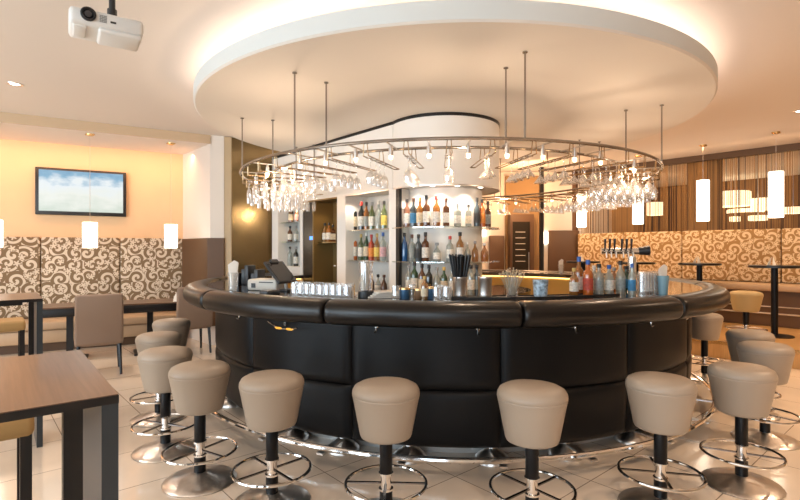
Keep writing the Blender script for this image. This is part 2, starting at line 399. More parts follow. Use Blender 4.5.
# ------------------------------------------------------------------ ceiling disc
d = MB(); d.lathe([(.01,0),(2.77,0),(2.785,.015),(2.785,.14),(2.77,.15),(2.70,.15),(2.70,.06),(.01,.06)], 128, caps=False)
disc = d.mesh('ceiling_disc', [MT['disc'], MT['fascia']], 30)
for p in disc.polygons:
    n = p.normal
    if abs(n.z) < .5: p.material_index = 1
o = bpy.data.objects.new('ceiling_disc', disc); COL.objects.link(o); o.location = (C.x, C.y, DISCZ); tag(o, kind='structure')
cv = MB(); cv.tube([Vector((2.62*cos(a*2*pi/96), 2.62*sin(a*2*pi/96), 0)) for a in range(96)], .018, 6, True)
tag(cv.build('cove_light', MT['cove'], None, (C.x, C.y, 3.12)), 'ring of warm cove lighting glowing above the round ceiling disc', 'light strip')
hub = MB(); hub.lathe([(2.2,3.04),(2.2,CEIL)], 64, caps=False); struct('ceiling_hub', hub, MT['ceil'], (C.x, C.y, 0))

# ------------------------------------------------------------------ bar core (round white column + oblique wall with niches)
SOF = 2.206
core = MB(); core.lathe([(.655,SOF),(.655,DISCZ-.035)], 96, caps=True)
core.lathe([(.455,0),(.455,SOF)], 64, caps=True)
# oblique wall
K0 = Vector((-.10,5.78,0)); kd = Vector((-.658,.753,0)).normalized(); kn = Vector((.753,.658,0)).normalized(); kang = atan2(kd.y, kd.x)
def ks(px):                                           # distance along the oblique wall of a photo column
    k = (px-400)/F; return (k*K0.y-K0.x)/(kd.x-k*kd.y)
def kp(s, n=0, z=0): return K0+kd*s+kn*n+Vector((0,0,z))
def kbox(mb, s0, s1, n0, n1, z0, z1, mi=0):
    return mb.prism([kp(s0,n0), kp(s1,n0), kp(s1,n1), kp(s0,n1)], z0, z1, mi)
W = MB(); sE = ks(272)
kbox(W, -.02, sE, 0, .42, SOF, DISCZ-.035)
for a, b in ((389,396.5),(337,345.5),(300,302.5),(272,278)): kbox(W, ks(b), ks(a), 0, .42, 0, SOF)
kbox(W, ks(396.5), sE, .36, .42, 0, SOF)              # back of the niches
kbox(W, ks(345), ks(278), 0, .36, 0, .95); kbox(W, ks(389), ks(345), 0.02, .36, 0, .95)
struct('wall_centre', core, MT['white'], (C.x, C.y, 0)); struct('wall_centre_side', W, MT['white'])
# shadow-gap trim on top, chrome lip at the soffit
g = MB(); g.lathe([(.63,DISCZ-.035),(.66,DISCZ-.035),(.66,DISCZ-.0),(.63,DISCZ)], 96, caps=False); struct('trim_6', g, MT['black'], (C.x, C.y, 0))
g = MB(); kbox(g, -.02, sE, -.004, .4, DISCZ-.035, DISCZ); struct('trim_7', g, MT['black'])
g = MB(); g.lathe([(.645,SOF-.012),(.662,SOF-.012),(.662,SOF+.004),(.645,SOF+.004)], 96, caps=False); struct('trim_8', g, MT['steel'], (C.x, C.y, 0))
g = MB(); kbox(g, ks(399.8), ks(396.6), -.012, .03, .95, SOF)
kbox(g, ks(396.9), ks(396.6), .03, .05, .95, SOF); struct('trim_9', g, MT['black'])
g = MB(); kbox(g, ks(389), ks(345), -.005, .01, SOF-.012, SOF+.004); struct('trim_10', g, MT['steel'])

# dark bronze cabinet in the oblique wall
s0, s1, sm = ks(336.8), ks(302.6), ks(313)
cab = thing('liquor_cabinet', 'dark bronze glass-fronted liquor cabinet set in the white wall', 'cabinet', kp(s0, 0, .95), kang)
Lc = s1-s0; Lm = sm-s0
# local x along the wall; depth into the wall is -y (kn seen from the rotated frame)
def loc_y(): 
    v = Matrix.Rotation(-kang, 3, 'Z')@kn; return 1 if v.y > 0 else -1
ky = loc_y()
b = MB(); b.box((Lc/2, ky*.34, .62), (Lc, .02, 1.25)); b.box((Lc/2, ky*.17, .01), (Lc, .34, .02)); b.box((Lc/2, ky*.17, 1.245), (Lc, .34, .02)); b.box((Lm, ky*.17, .62), (.02,.34,1.22))
b.build('cabinet_body', mat('cabinet_bronze', (.24,.16,.06), .3, metal=.4), cab)
b = MB(); b.box((Lm+(Lc-Lm)/2, ky*.02, .62), (Lc-Lm, .02, 1.22)); dr = b.build('door', MT['darkglass'], cab)
MB().box((Lm+.05, ky*.004, .72), (.08,.012,.05)).build('display', MT['blueled'], dr)
b = MB(); b.box((Lm/2, ky*.2, .655), (Lm, .26, .015)); b.build('shelf', MT['bronze'], cab)
b = MB(); b.lathe([(.0,0),(.018,.004),(.018,.015),(.0,.02)], 12, (.06, ky*.01, .33)); b.build('knob', MT['white_plastic'], cab)

# glass shelves
shelf_things = []
def arcshelf(z, label):
    m = MB(); m.arc(.46,.665,z-.012,z,R_(-172),R_(10),48); o = m.build('glass_shelf', MT['shelfglass'], None, (C.x, C.y, 0)); return tag(o, label, 'shelf', None)
Z1, Z2, Z3 = 1.757, 1.372, 1.04
arcshelf(Z1, 'curved glass shelf, upper one on the round white column')
arcshelf(Z2, 'curved glass shelf, lower one on the round white column')
def flatshelf(pxa, pxb, z, label):
    m = MB(); kbox(m, ks(pxb)+.004, ks(pxa)-.004, .03, .355, z-.012, z); tag(m.build('glass_shelf', MT['shelfglass']), label, 'shelf')
flatshelf(345.5,389,Z1,'straight glass shelf, upper one in the niche beside the dark upright strip')
flatshelf(345.5,389,Z2,'straight glass shelf, lower one in the niche beside the dark upright strip')
flatshelf(278,300,1.93,'small glass shelf, top one in the narrow niche nearest the bronze wall')
flatshelf(278,300,1.63,'small glass shelf, lower one in the narrow niche nearest the bronze wall')

# back counter around the column
bc = thing('back_counter', 'low back counter curving around the white column inside the bar', 'counter', (C.x, C.y, 0))
m = MB(); m.arc(.46,1.02,Z3-.04,Z3,R_(-205),R_(35),72); m.build('worktop', MT['counter'], bc)
m = MB(); m.arc(.46,.97,0,Z3-.04,R_(-205),R_(35),72); m.build('cabinet_front', MT['goldpanel'], bc)

# ------------------------------------------------------------------ the round bar
bar = thing('bar_counter', 'large round bar with black leather panels and padded dark leather rim', 'bar', (C.x, C.y, 0))
CT = 1.145
m = MB(); m.arc(2.18,2.76,CT-.045,CT,0,2*pi,160); m.build('countertop', MT['counter'], bar)
m = MB(); m.arc(2.452,2.53,.127,CT-.045,0,2*pi,160); m.build('carcass', MT['black'], bar)
m = MB(); m.arc(2.40,2.45,.13,CT-.045,0,2*pi,160); m.build('inner_apron', MT['goldpanel'], bar)
m = MB(); m.tube([(2.385*cos(a*pi/60),2.385*sin(a*pi/60),CT-.07) for a in range(120)], .009, 6, True); m.build('light_strip', MT['ledgold'], bar)
m = MB(); m.arc(2.28,2.32,.0,.13,0,2*pi,128); m.build('plinth', MT['plinth'], bar)
m = MB(); m.arc(2.28,2.52,.115,.125,0,2*pi,128); m.build('underside', MT['black'], bar)
# padded rim segments
bs = sorted(ang_at(p, 2.78) for p in (213,329,672)); step = bs[2]-bs[1]
bnd = [bs[0], bs[1], (bs[1]+bs[2])/2, bs[2]]
rest = 2*pi-(bs[2]-bs[0]); bnd += [bs[2]+rest*k/7 for k in range(1,7)]
prof = []
for k in range(28):
    a = 2*pi*k/28; cx, sz = cos(a), sin(a)
    prof.append((2.755+.125*math.copysign(abs(cx)**.85, cx), 1.078+.088*math.copysign(abs(sz)**.8, sz)))
for i in range(len(bnd)):
    a0 = bnd[i]+.0016; a1 = (bnd[i+1] if i+1 < len(bnd) else bnd[0]+2*pi)-.0016
    m = MB(); n = max(8, int((a1-a0)*40)); N = n+5; vs = []; K = len(prof)
    ts = [0,.0025,.007]+[.015+(a1-a0-.03)*j/(n-1) for j in range(n)]+[a1-a0-.007,a1-a0-.0025,a1-a0]
    sq = [.80,.93,.985]+[1]*n+[.985,.93,.80]
    for t, q in zip(ts, sq):
        for r, z in prof:
            rr = 2.755+(r-2.755)*q; zz = 1.078+(z-1.078)*q; vs.append((rr*cos(a0+t), rr*sin(a0+t), zz))
    M_ = len(ts); fs = [(x*K+k, x*K+(k+1) % K, (x+1)*K+(k+1) % K, (x+1)*K+k) for x in range(M_-1) for k in range(K)]
    fs += [tuple(range(K))[::-1], tuple(range((M_-1)*K, M_*K))]
    m.add(vs, fs); m.build('padded_rim', MT['bumper'], bar, smooth=60)
# panels
ps = sorted(ang_at(p, 2.585) for p in (250,350,502,631,689))
ps = [ps[0]-(ps[1]-ps[0])*1.25]+ps
gap = 2*pi-(ps[-1]-ps[0]); ps += [ps[-1]+gap*k/14 for k in range(1,14)]
for i in range(len(ps)):
    a0 = ps[i]; a1 = ps[i+1] if i+1 < len(ps) else ps[0]+2*pi
    for (z0, z1, bow) in ((.525,1.02,.0),(.118,.520,.03)):
        nu, nv = max(10,int((a1-a0)*40)), 14; vs = []
        us = [0,.004,.012,.028]; w = a1-a0
        U = [u*1.0 for u in us]+[.028+(w-.056)*k/nu for k in range(1,nu)]+[w-u for u in reversed(us)]
        Vv = [0,.008,.022,.05]; h = z1-z0; V = [v for v in Vv]+[.05+(h-.1)*k/nv for k in range(1,nv)]+[h-v for v in reversed(Vv)]
        for u in U:
            eu = min(u, w-u); fu = min(1, eu/.026)
            for v in V:
                ev = min(v, h-v); fv = min(1, ev/.045)
                rr = 2.555+.024*((1-(1-fu)**2.4))*((1-(1-fv)**2.4))-bow*(1-v/h)**2
                vs.append((rr*cos(a0+.0012+u*(1-.0024/w)), rr*sin(a0+.0012+u*(1-.0024/w)), z0+v))
        nV = len(V); fs = [(x*nV+y, (x+1)*nV+y, (x+1)*nV+y+1, x*nV+y+1) for x in range(len(U)-1) for y in range(nV-1)]
        # back skin
        m = MB(); m.add(vs, fs)
        m.add([(2.50*cos(a0+t*w), 2.50*sin(a0+t*w), z) for t in (0,.25,.5,.75,1) for z in (z0,z1)], [(2*k,2*k+1,2*k+3,2*k+2) for k in range(4)])
        m.build('leather_panel', MT['blackleather'], bar, smooth=50)
# foot rail, bell feet, brackets
m = MB(); m.tube([(2.76*cos(a*2*pi/160),2.76*sin(a*2*pi/160),.125) for a in range(160)], .021, 10, True); m.build('foot_rail', MT['chrome'], bar)
fa = [ang_at(p, 2.42) for p in (235,296,345,410,491,563,628)]
fa = [fa[0]-.35,fa[0]-.7]+fa+[fa[-1]+.25,fa[-1]+.5,fa[-1]+.75]
for k, a in enumerate(fa):
    m = MB(); m.lathe([(.125,.0),(.125,.012),(.115,.03),(.085,.055),(.05,.075),(.035,.095),(.034,.12)], 28, (2.45*cos(a),2.45*sin(a),0)); m.build('bell_foot', MT['steel'], bar)
    m = MB(); c_ = Vector((2.61*cos(a),2.61*sin(a),.088)); m.box(c_, (.34,.05,.014), a); m.build('rail_bracket', MT['steel'], bar)
# coat hooks
for px in (240,376,478,575,650,684):
    a = ang_at(px, 2.6); m = MB()
    e = Vector((cos(a), sin(a), 0)); p0 = e*2.584+Vector((0,0,.985))
    m.tube([p0, p0+e*.02+Vector((0,0,-.005)), p0+e*.024+Vector((0,0,-.05)), p0+e*.034+Vector((0,0,-.066)), p0+e*.048+Vector((0,0,-.055))], .006, 6)
    m.box(p0+e*.004+Vector((0,0,-.01)), (.008,.022,.045), a); m.build('coat_hook', MT['chrome'], bar)
# amber glasses hooked on the panel
a = ang_at(288, 2.62); e = Vector((cos(a), sin(a), 0)); t = Vector((-sin(a), cos(a), 0))
sg = thing('sunglasses', 'amber-lensed glasses hooked under the padded rim of the bar', 'glasses', pol(2.66, a, .925), a)
m = MB(); m.tube([(0,-.17,.03),(0,-.10,.0),(0,-.02,-.015),(0,.07,-.01),(0,.13,.0)], .007, 6); m.box((-.03,0,.02), (.05,.02,.03)); m.build('frame', MT['chrome'], sg)
for s_ in (-.055,.055):
    m = MB(); m.lathe([(.0,-.008),(.02,-.006),(.034,0),(.02,.006),(.0,.008)], 14, (0.004,s_,-.012), warp=lambda v, s_=s_: Vector((v.x*.25+.002, s_+(v.y-s_)*1.3, v.z*1.2))); m.build('lens', MT['amber'], sg)

# ------------------------------------------------------------------ stools
st = thing('bar_stool', '', 'stool')
def seatwarp(v):
    return Vector((v.x, v.y, v.z+.02*v.x*v.z))
m = MB(); m.lathe([(.0,.462),(.127,.462),(.140,.468),(.145,.480),(.161,.56),(.176,.64),(.187,.692),(.1885,.697),(.186,.700),(.189,.704),(.187,.722),(.176,.742),(.150,.756),(.10,.764),(.05,.767),(.0,.768)], 48)
m.build('seat', MT['cream'], st, smooth=70)
m = MB(); m.lathe([(.034,.255),(.036,.26),(.036,.45),(.034,.464)], 20); m.lathe([(.036,.055),(.036,.165)], 20); m.build('column', MT['blackmetal'], st)
m = MB(); m.lathe([(.041,.165),(.041,.175),(.030,.178),(.030,.245),(.041,.25),(.041,.262)], 20); m.build('collar', MT['chrome'], st)
m = MB(); m.tube([(.225*cos(a*pi/24),.225*sin(a*pi/24),.20) for a in range(48)], .0095, 8, True); fr = m.build('foot_ring', MT['chrome'], st)
for k in range(4):
    a = k*pi/2+.55; M3 = Matrix.Rotation(a,3,'Z')
    m = MB(); m.box(M3@Vector((.125,0,.202)), (.19,.016,.007), a); m.build('spoke', MT['blade'], fr)
m = MB(); m.lathe([(.0,.0),(.226,.0),(.229,.006),(.222,.013),(.17,.026),(.11,.040),(.065,.052),(.042,.062),(.0,.064)], 48); m.build('base', MT['steel'], st, smooth=50)
stools = [
 (200,3.25,'cream leather bar stool, front row, nearest the dark table'),
 (272,2.97,'cream leather bar stool before the left bend of the bar, wholly visible chrome foot ring'),
 (386,2.79,'warm cream bar stool before the middle left of the black bar front'),
 (532,2.73,'greyish cream bar stool before the middle right of the black bar front'),
 (660.5,2.92,'greyish taupe bar stool before the right bend of the bar'),
 (741.5,3.20,'large cream bar stool at the right with its round chrome base showing'),
 (765,3.96,'cream bar stool directly behind the large one with the chrome base, right of the bar'),
 (740,4.62,'cream bar stool farther back at the right, overlapped by a nearer seat'),
 (704,5.85,'cream bar stool tucked against the right flank of the bar rim'),
 (165.5,3.74,'cream bar stool second along the left side of the bar'),
 (159,4.45,'cream bar stool third along the left side of the bar'),
 (178.5,5.35,'cream bar stool farthest back on the left side, before the taupe chair'),
]
for i, (px, dd_, lb) in enumerate(stools):
    loc = P(px, dd_); v = loc-C; rr = v.length
    if rr < 3.04: loc = C+v*(3.04/rr)
    a = random.uniform(0, 1.5)
    if i == 0: st.location = loc; st.rotation_euler = (0,0,a); tag(st, lb, 'stool', 'bar stools around the round bar'); S0 = st
    else: dup(S0, loc, a, lb, 'bar stools around the round bar')
o = dup(S0, P(746,6.95,.22), .4, 'ochre bar stool standing on the podium before the patterned bench', 'bar stools around the round bar', (1.06,1.06,.93))
for c in bpy.data.objects:
    if c.parent == o and c.name.startswith('seat'):
        c.data = c.data.copy(); c.data.materials[0] = MT['creamwarm']

# ------------------------------------------------------------------ hanging glass rack
RZ = 2.325
rack = thing('glass_rack', 'round chrome glass rack of two rings hung from the ceiling disc', 'rack', (C.x, C.y, DISCZ))
def rel(v): return Vector((v[0], v[1], v[2]-DISCZ))
for r in (2.33,2.0):
    m = MB(); m.tube([rel((r*cos(a*2*pi/128), r*sin(a*2*pi/128), RZ)) for a in range(128)], .0135 if r > 2.2 else .012, 8, True); m.build('ring', MT['racksteel'], rack)
rods = [(-169.4,2.33),(-170.3,2.0),(-127,2.33),(-126,2.0),(-80,2.33),(-80.5,2.0),(-23.5,2.33),(-21.7,2.0),(20,2.33),(20,2.0),(62,2.33),(62,2.0),(105,2.33),(105,2.0),(150,2.33),(150,2.0)]
for a, r in rods:
    a = R_(a); m = MB(); x, y = r*cos(a), r*sin(a)
    m.tube([rel((x,y,RZ)), rel((x,y,DISCZ-.01))], .0075, 8); m.lathe([(.02,-.012),(.02,-.004),(.008,-.001)], 12, (x,y,0)); m.build('hanging_rod', MT['racksteel'], rack)
def in_wall(p):                                       # the oblique wall runs through the far left of the ring
    v = Vector((p.x,p.y,0))-K0; return -.1 < v.dot(kd) < sE+.1 and -.08 < v.dot(kn) < .5
NR = 45; racka = []
for k in range(NR):
    a = R_(-90-4+8*k); racka.append(a); e = Vector((cos(a), sin(a), 0)); t = Vector((-sin(a), cos(a), 0)); m = MB()
    if in_wall(C+e*2.31) or in_wall(C+e*1.7): continue
    for s_ in (-.022,.022):
        m.tube([rel(e*1.62+t*s_+Vector((0,0,2.225))), rel(e*2.31+t*s_+Vector((0,0,2.225)))], .005, 5)
    m.tube([rel(e*1.62-t*.022+Vector((0,0,2.225))), rel(e*1.62+t*.022+Vector((0,0,2.225)))], .005, 5)
    for rr in (2.31,1.99):
        for s_ in (-.022,.022): m.tube([rel(e*rr+t*s_+Vector((0,0,2.222))), rel(e*(rr+.005)+t*s_*.6+Vector((0,0,RZ)))], .004, 5)
    m.build('glass_rail', MT['railbrass'], rack)
for k in range(NR):
    if k % 2 and not (k < 5 or k > NR-5): continue
    a = racka[k]+R_(4); e = Vector((cos(a), sin(a), 0)); p = e*2.17
    if in_wall(C+p) or in_wall(C+e*2.31): continue
    m = MB(); m.lathe([(.004,.09),(.010,.085),(.012,.06),(.018,.055),(.019,.0)], 12, rel(p+Vector((0,0,RZ-.085))), caps=False); m.tube([rel(e*2.0+Vector((0,0,RZ))), rel(e*2.33+Vector((0,0,RZ)))], .006, 6)
    lm = m.build('spot_lamp', MT['steel'], rack)
    m = MB(); m.lathe([(.0,-.03),(.012,-.028),(.0155,-.015),(.0155,.02),(.0,.022)], 12, rel(p+Vector((0,0,RZ-.085)))); m.build('bulb', MT['lampglow'], lm)
# stemware
def stem_glass(kind):
    m = MB()
    if kind == 'wine':
        prof = [(.0,.0),(.034,-.001),(.034,-.003),(.006,-.010),(.0035,-.02),(.0035,-.082),(.008,-.092),(.026,-.112),(.037,-.140),(.038,-.160),(.032,-.200),(.031,-.200),(.0365,-.160),(.0355,-.141),(.025,-.116),(.0,-.098)]
    elif kind == 'flute':
        prof = [(.0,.0),(.031,-.001),(.031,-.003),(.005,-.010),(.0035,-.02),(.0035,-.07),(.008,-.085),(.02,-.11),(.024,-.15),(.022,-.215),(.021,-.215),(.023,-.15),(.019,-.112),(.0,-.09)]
    else:
        prof = [(.0,.0),(.036,-.001),(.036,-.003),(.006,-.010),(.0035,-.02),(.0035,-.085),(.006,-.092),(.055,-.160),(.054,-.160),(.005,-.097),(.0,-.096)]
    m.lathe(prof, 16, caps=False)
    return m.mesh(kind+'_glass', MT['glass'], 60)
GM = {k: stem_glass(k) for k in ('wine','flute','martini')}
NM = {'wine':'wine_glass','flute':'champagne_flute','martini':'martini_glass'}
cnt = 0
for k, a in enumerate(racka):
    dg = ((math.degrees(a)+90+180) % 360)-180          # 0 = nearest the camera, + towards the right
    ad = abs(dg)
    if ad < 12: rs, zone, kd_ = [2.2,2.1], 'front', 'wine' if dg < 0 else 'martini'
    elif ad < 50: rs, zone, kd_ = [2.22,2.12,2.02,1.92], 'front', ('wine' if dg < 0 else 'martini')
    elif ad < 115: rs, zone, kd_ = [2.25,2.165,2.08,1.995,1.91,1.825,1.74], 'side', ('flute' if dg < 0 else 'wine')
    else: rs, zone, kd_ = [2.2,2.09,1.98,1.87], 'rear', ('martini' if 125 < ad < 150 else 'wine')
    for j, r in enumerate(rs):
        kk = kd_
        if in_wall(C+Vector((cos(a), sin(a), 0))*2.31) or in_wall(C+Vector((cos(a), sin(a), 0))*1.7): continue
        e = Vector((cos(a), sin(a), 0)); p = C+e*(r+random.uniform(-.006,.006))
        o = bpy.data.objects.new(NM[kk], GM[kk]); COL.objects.link(o); o.location = (p.x, p.y, 2.222); o.rotation_euler = (0,0,a)
        sd = 'left' if dg < 0 else 'right'
        w = {'wine':'wine glass','flute':'champagne flute','martini':'martini glass'}[kk]
        if zone == 'side': lb = 'clear %s hanging upside down in the dense %s end of the rack' % (w, sd)
        elif zone == 'front': lb = 'clear %s hanging upside down from the near side of the rack, %s half' % (w, sd)
        else: lb = 'clear %s hanging upside down from the far side of the rack, %s half' % (w, sd)
        tag(o, lb, 'glass', lb.replace('clear ','').replace(w, w+('es' if w.endswith('s') else 's'))); cnt += 1
print('hanging glasses', cnt)

# ------------------------------------------------------------------ bottles
BG = {}
def gcol(name, col, dark=False):
    if name not in BG:
        if dark: BG[name] = mat('bottle_'+name, col, .08, spec=.7, coat=.4)
        else: BG[name] = glassmat('bottle_'+name, col, .12, .03, .35, col)
    return BG[name]
gcol('black', (.012,.014,.012), True); gcol('green', (.02,.06,.025), True); gcol('brown', (.10,.035,.012), True); gcol('amber', (.28,.10,.02), True)
gcol('clear', (.70,.74,.70)); gcol('gold', (.62,.34,.09)); gcol('blue', (.015,.09,.24), True); gcol('red', (.42,.05,.02), True); gcol('orange', (.5,.12,.02), True)
gcol('palegreen', (.28,.36,.13)); gcol('slate', (.06,.08,.09), True); gcol('rose', (.6,.33,.22))
CAPM = {k: mat('cap_'+k, v, .4) for k, v in {'black':(.015,.013,.013),'red':(.5,.04,.03),'gold':(.6,.4,.12),'brown':(.12,.05,.03),'white':(.8,.77,.7),'blue':(.04,.12,.4),'grey':(.3,.3,.3)}.items()}
LABM = {k: mat('label_'+k, v, .6, var=.25, vscale=60) for k, v in {'white':(.72,.68,.6),'cream':(.70,.58,.40),'blue':(.05,.22,.42),'red':(.5,.07,.04),'black':(.03,.03,.03),'orange':(.75,.25,.04),'yellow':(.75,.55,.12),'grey':(.3,.32,.3),'pink':(.7,.4,.4)}.items()}
def bottle_profile(kind, h, r):
    P_ = {'wine': [(.98,0),(1,.02),(1,.60),(.92,.66),(.5,.75),(.36,.80),(.34,.96),(.38,.965),(.38,1)],
          'whisky': [(.97,0),(1,.02),(1,.62),(.9,.68),(.45,.75),(.38,.80),(.36,.94),(.42,.95),(.42,1)],
          'tall': [(.97,0),(1,.02),(.96,.55),(.8,.66),(.45,.76),(.36,.82),(.34,.95),(.4,.96),(.4,1)],
          'squat': [(.9,0),(1,.05),(1.05,.3),(.95,.55),(.5,.70),(.3,.78),(.28,.93),(.36,.94),(.36,1)],
          'square': [(.97,0),(1,.02),(1,.66),(.85,.72),(.38,.76),(.34,.80),(.34,.94),(.42,.95),(.42,1)]}[kind]
    return [(a*r, b*h) for a, b in P_]
protos = {}
def bottle(kind, gl, cap, lab, loc, h=.30, r=.038, label='', group='', labz=(.14,.5)):
    if h > .24 and loc[2] > 0: h *= 1.04; r *= 1.08
    key = (kind, gl, cap, lab, round(h,3), round(r,3))
    if key not in protos:
        n = 4 if kind == 'square' else 18
        pr = bottle_profile(kind, h, r); m = MB()
        if kind == 'square':
            m.lathe([(x*1.25 if z < .74*h else x, z) for x, z in pr], 4, caps=True)
            m.v = [tuple(Matrix.Rotation(pi/4,3,'Z')@Vector(v)) for v in m.v]
        else: m.lathe(pr, n, caps=True)
        body = m.mesh('bottle', BG[gl], 40)
        m = MB(); m.lathe([(r*.44,h*.90),(r*.46,h*.905),(r*.46,h*1.03),(r*.40,h*1.04)], 12); cm = m.mesh('cap', CAPM[cap], 40)
        lm = None
        if lab:
            m = MB(); rr = r*1.02 if kind != 'square' else r*1.27; z0, z1 = labz[0]*h, labz[1]*h
            if kind == 'squat': rr = r*1.075
            m.lathe([(rr,z0),(rr,z1)], n, caps=False)
            if kind == 'square': m.v = [tuple(Matrix.Rotation(pi/4,3,'Z')@Vector(v)) for v in m.v]
            lm = m.mesh('label', LABM[lab], 40)
        protos[key] = (body, cm, lm)
    body, cm, lm = protos[key]
    o = bpy.data.objects.new('bottle', body); COL.objects.link(o); o.location = loc; o.rotation_euler = (0,0,random.uniform(-.3,.3))
    c = bpy.data.objects.new('cap', cm); COL.objects.link(c); c.parent = o
    if lm: l = bpy.data.objects.new('label', lm); COL.objects.link(l); l.parent = o
    tag(o, label, 'bottle', group); return o
CN = {'black':'black','green':'dark green','brown':'dark brown','amber':'amber','clear':'clear','gold':'golden','blue':'deep blue','red':'red','orange':'orange','palegreen':'pale green','slate':'slate grey','rose':'pinkish'}
ORD = ['first','second','third','fourth','fifth','sixth','seventh','eighth','ninth','tenth','eleventh','twelfth','thirteenth','fourteenth']
def rowB(z, items, rowname, rr=.56):
    for i, (px, kind, gl, cap, lab, h, r) in enumerate(items):
        a = ang_at(px, rr); p = pol(rr, a, z)
        bottle(kind, gl, cap, lab, p, h, r, '%s bottle, %s cap%s, %s from left on the round column\'s %s' % (CN[gl], cap, (', %s label' % lab) if lab else '', ORD[i], rowname), 'bottles on the %s of the round column' % rowname)
rowB(Z1, [(400,'whisky','amber','gold','white',.30,.037),(407,'whisky','rose','black','white',.30,.036),(413.5,'whisky','slate','brown','blue',.30,.036),(420,'wine','gold','gold','cream',.30,.036),
 (426.5,'whisky','brown','black','white',.32,.038),(436.5,'whisky','gold','red','white',.31,.037),(446,'square','brown','brown','white',.285,.034),(457.5,'square','clear','grey','white',.24,.034),
 (468.5,'square','clear','black','cream',.235,.034),(477,'tall','slate','black','black',.30,.034),(482,'wine','orange','black','orange',.29,.034),(488,'wine','brown','black','grey',.28,.032)], 'upper shelf')
rowB(Z2, [(404.5,'tall','blue','black',None,.30,.036),(412,'whisky','clear','brown','grey',.28,.034),(418.5,'whisky','slate','black','black',.28,.036),(425.5,'whisky','brown','black','white',.30,.038),
 (437,'squat','clear','grey','white',.20,.042),(450,'whisky','clear','red','white',.26,.036),(460,'wine','gold','black','white',.30,.038),(467.5,'squat','clear','white',None,.21,.034),(475,'squat','gold','grey',None,.22,.036),(484.5,'squat','gold','white',None,.20,.045)], 'lower shelf')
rowB(Z3, [(409,'wine','clear','grey','white',.27,.034),(414.5,'wine','green','black','white',.31,.038),(422,'wine','brown','black','cream',.29,.036),(429,'wine','black','black',None,.28,.036),(437,'squat','clear','grey',None,.26,.036),(444,'wine','green','gold','cream',.26,.036),(452,'whisky','clear','grey','white',.26,.036),(471,'whisky','clear','black','white',.28,.036),(477,'whisky','slate','black','grey',.28,.034)], 'back counter', .74)
def rowK(z, items, rowname, n=.16):
    for i, (px, kind, gl, cap, lab, h, r) in enumerate(items):
        # stand on the line n metres behind the wall face
        K1 = K0+kn*n; k = (px-400)/F; s_ = (k*K1.y-K1.x)/(kd.x-k*kd.y); p = K1+kd*s_; p.z = z
        bottle(kind, gl, cap, lab, p, h, r, '%s bottle%s, %s from left %s' % (CN[gl], (', %s label' % lab) if lab else ', %s cap' % cap, ORD[i], rowname), 'bottles '+rowname)
rowK(Z1, [(354,'wine','black','red','cream',.35,.042),(361.5,'wine','black','red','white',.34,.040),(366.5,'wine','amber','black','grey',.33,.034),(372,'wine','palegreen','grey','white',.32,.038),(378.5,'wine','clear','white','grey',.33,.038),(384,'wine','palegreen','black','yellow',.32,.036)], 'on the upper shelf of the straight niche')
rowK(Z2, [(354.5,'wine','orange','red','white',.33,.036),(361,'wine','palegreen','gold','white',.31,.037),(366.5,'tall','green','green' if False else 'white','cream',.33,.036),(371.5,'wine','red','red','orange',.30,.036),(377,'tall','gold','gold','yellow',.31,.036),(383,'wine','clear','blue','pink',.32,.038)], 'on the lower shelf of the straight niche')
rowK(.952, [(371,'squat','brown','black',None,.26,.042),(378,'squat','clear','black','white',.24,.040),(384,'squat','brown','brown',None,.24,.040)], 'at the foot of the straight niche', .1)
rowK(1.93, [(285,'squat','brown','gold',None,.26,.055),(291,'wine','brown','black','cream',.26,.04),(296.5,'wine','rose','white','pink',.24,.034)], 'on the top shelf of the narrow niche')
rowK(1.63, [(284,'squat','black','black',None,.26,.05),(290,'wine','brown','black','white',.24,.038),(296,'wine','clear','grey','white',.24,.036)], 'on the lower shelf of the narrow niche')
rowK(1.25, [(284,'wine','green','black','cream',.30,.038),(290,'wine','clear','black','grey',.28,.036),(296,'wine','black','grey','white',.28,.036)], 'at the foot of the narrow niche')
m = MB(); kbox(m, ks(300)+.004, ks(278)-.004, .03, .355, .951, 1.25); tag(m.build('storage_box', MT['wall']), 'pale block filling the foot of the narrow bottle niche', 'box')
rowK(1.613, [(317,'whisky','clear','black','white',.25,.036),(321,'whisky','clear','grey','pink',.25,.036),(325,'whisky','gold','black','white',.25,.036),(329,'whisky','amber','black','white',.25,.036),(333,'square','brown','black','cream',.23,.034)], 'inside the dark bronze cabinet')

# ------------------------------------------------------------------ things on the bar
def oncounter(px, r, z=CT): a = ang_at(px, r); return pol(r, a, z), a
def tumbler_mesh(name, r0, r1, h, m_=None):
    m = MB(); m.lathe([(.0,0),(r0,0),(r1,h),(r1-.003,h),(r0-.003,.008),(.0,.008)], 20, caps=False); return m.mesh(name, m_ or MT['glass'], 50)
def napkin(mb, z0, z1, w):
    mb.add([(-w*.6,-.004,z0),(w*.6,-.004,z0),(w*1.2,.01,z1*.93),(w*.3,.0,z1),(-w*1.1,-.015,z1*.86),(-w*.6,.012,z0),(w*.6,.012,z0),(w*1.1,.03,z1*.9),(w*.2,.025,z1*.97),(-w*1.0,.01,z1*.82)],
        [(0,1,2,3,4),(9,8,7,6,5),(0,5,6,1),(1,6,7,2),(2,7,8,3),(3,8,9,4),(4,9,5,0)])
def napkin_holder(px, r, h, label, inner):
    p, a = oncounter(px, r); t = thing('napkin_holder', label, 'holder', p, 0)
    o = bpy.data.objects.new('tumbler', tumbler_mesh('tumbler', .034,.044,h*.62, inner)); COL.objects.link(o); o.parent = t
    m = MB(); napkin(m, .012, h, .034); m.build('napkin', MT['napkin'], t); return t
napkin_holder(233, 2.66, .27, 'clear tumbler of folded white napkins on the far left of the bar', MT['glass'])
napkin_holder(663, 2.55, .24, 'pale blue cup with white napkin at the right end of the glass row', mat('pale_blue_glass', (.25,.42,.50), .15))
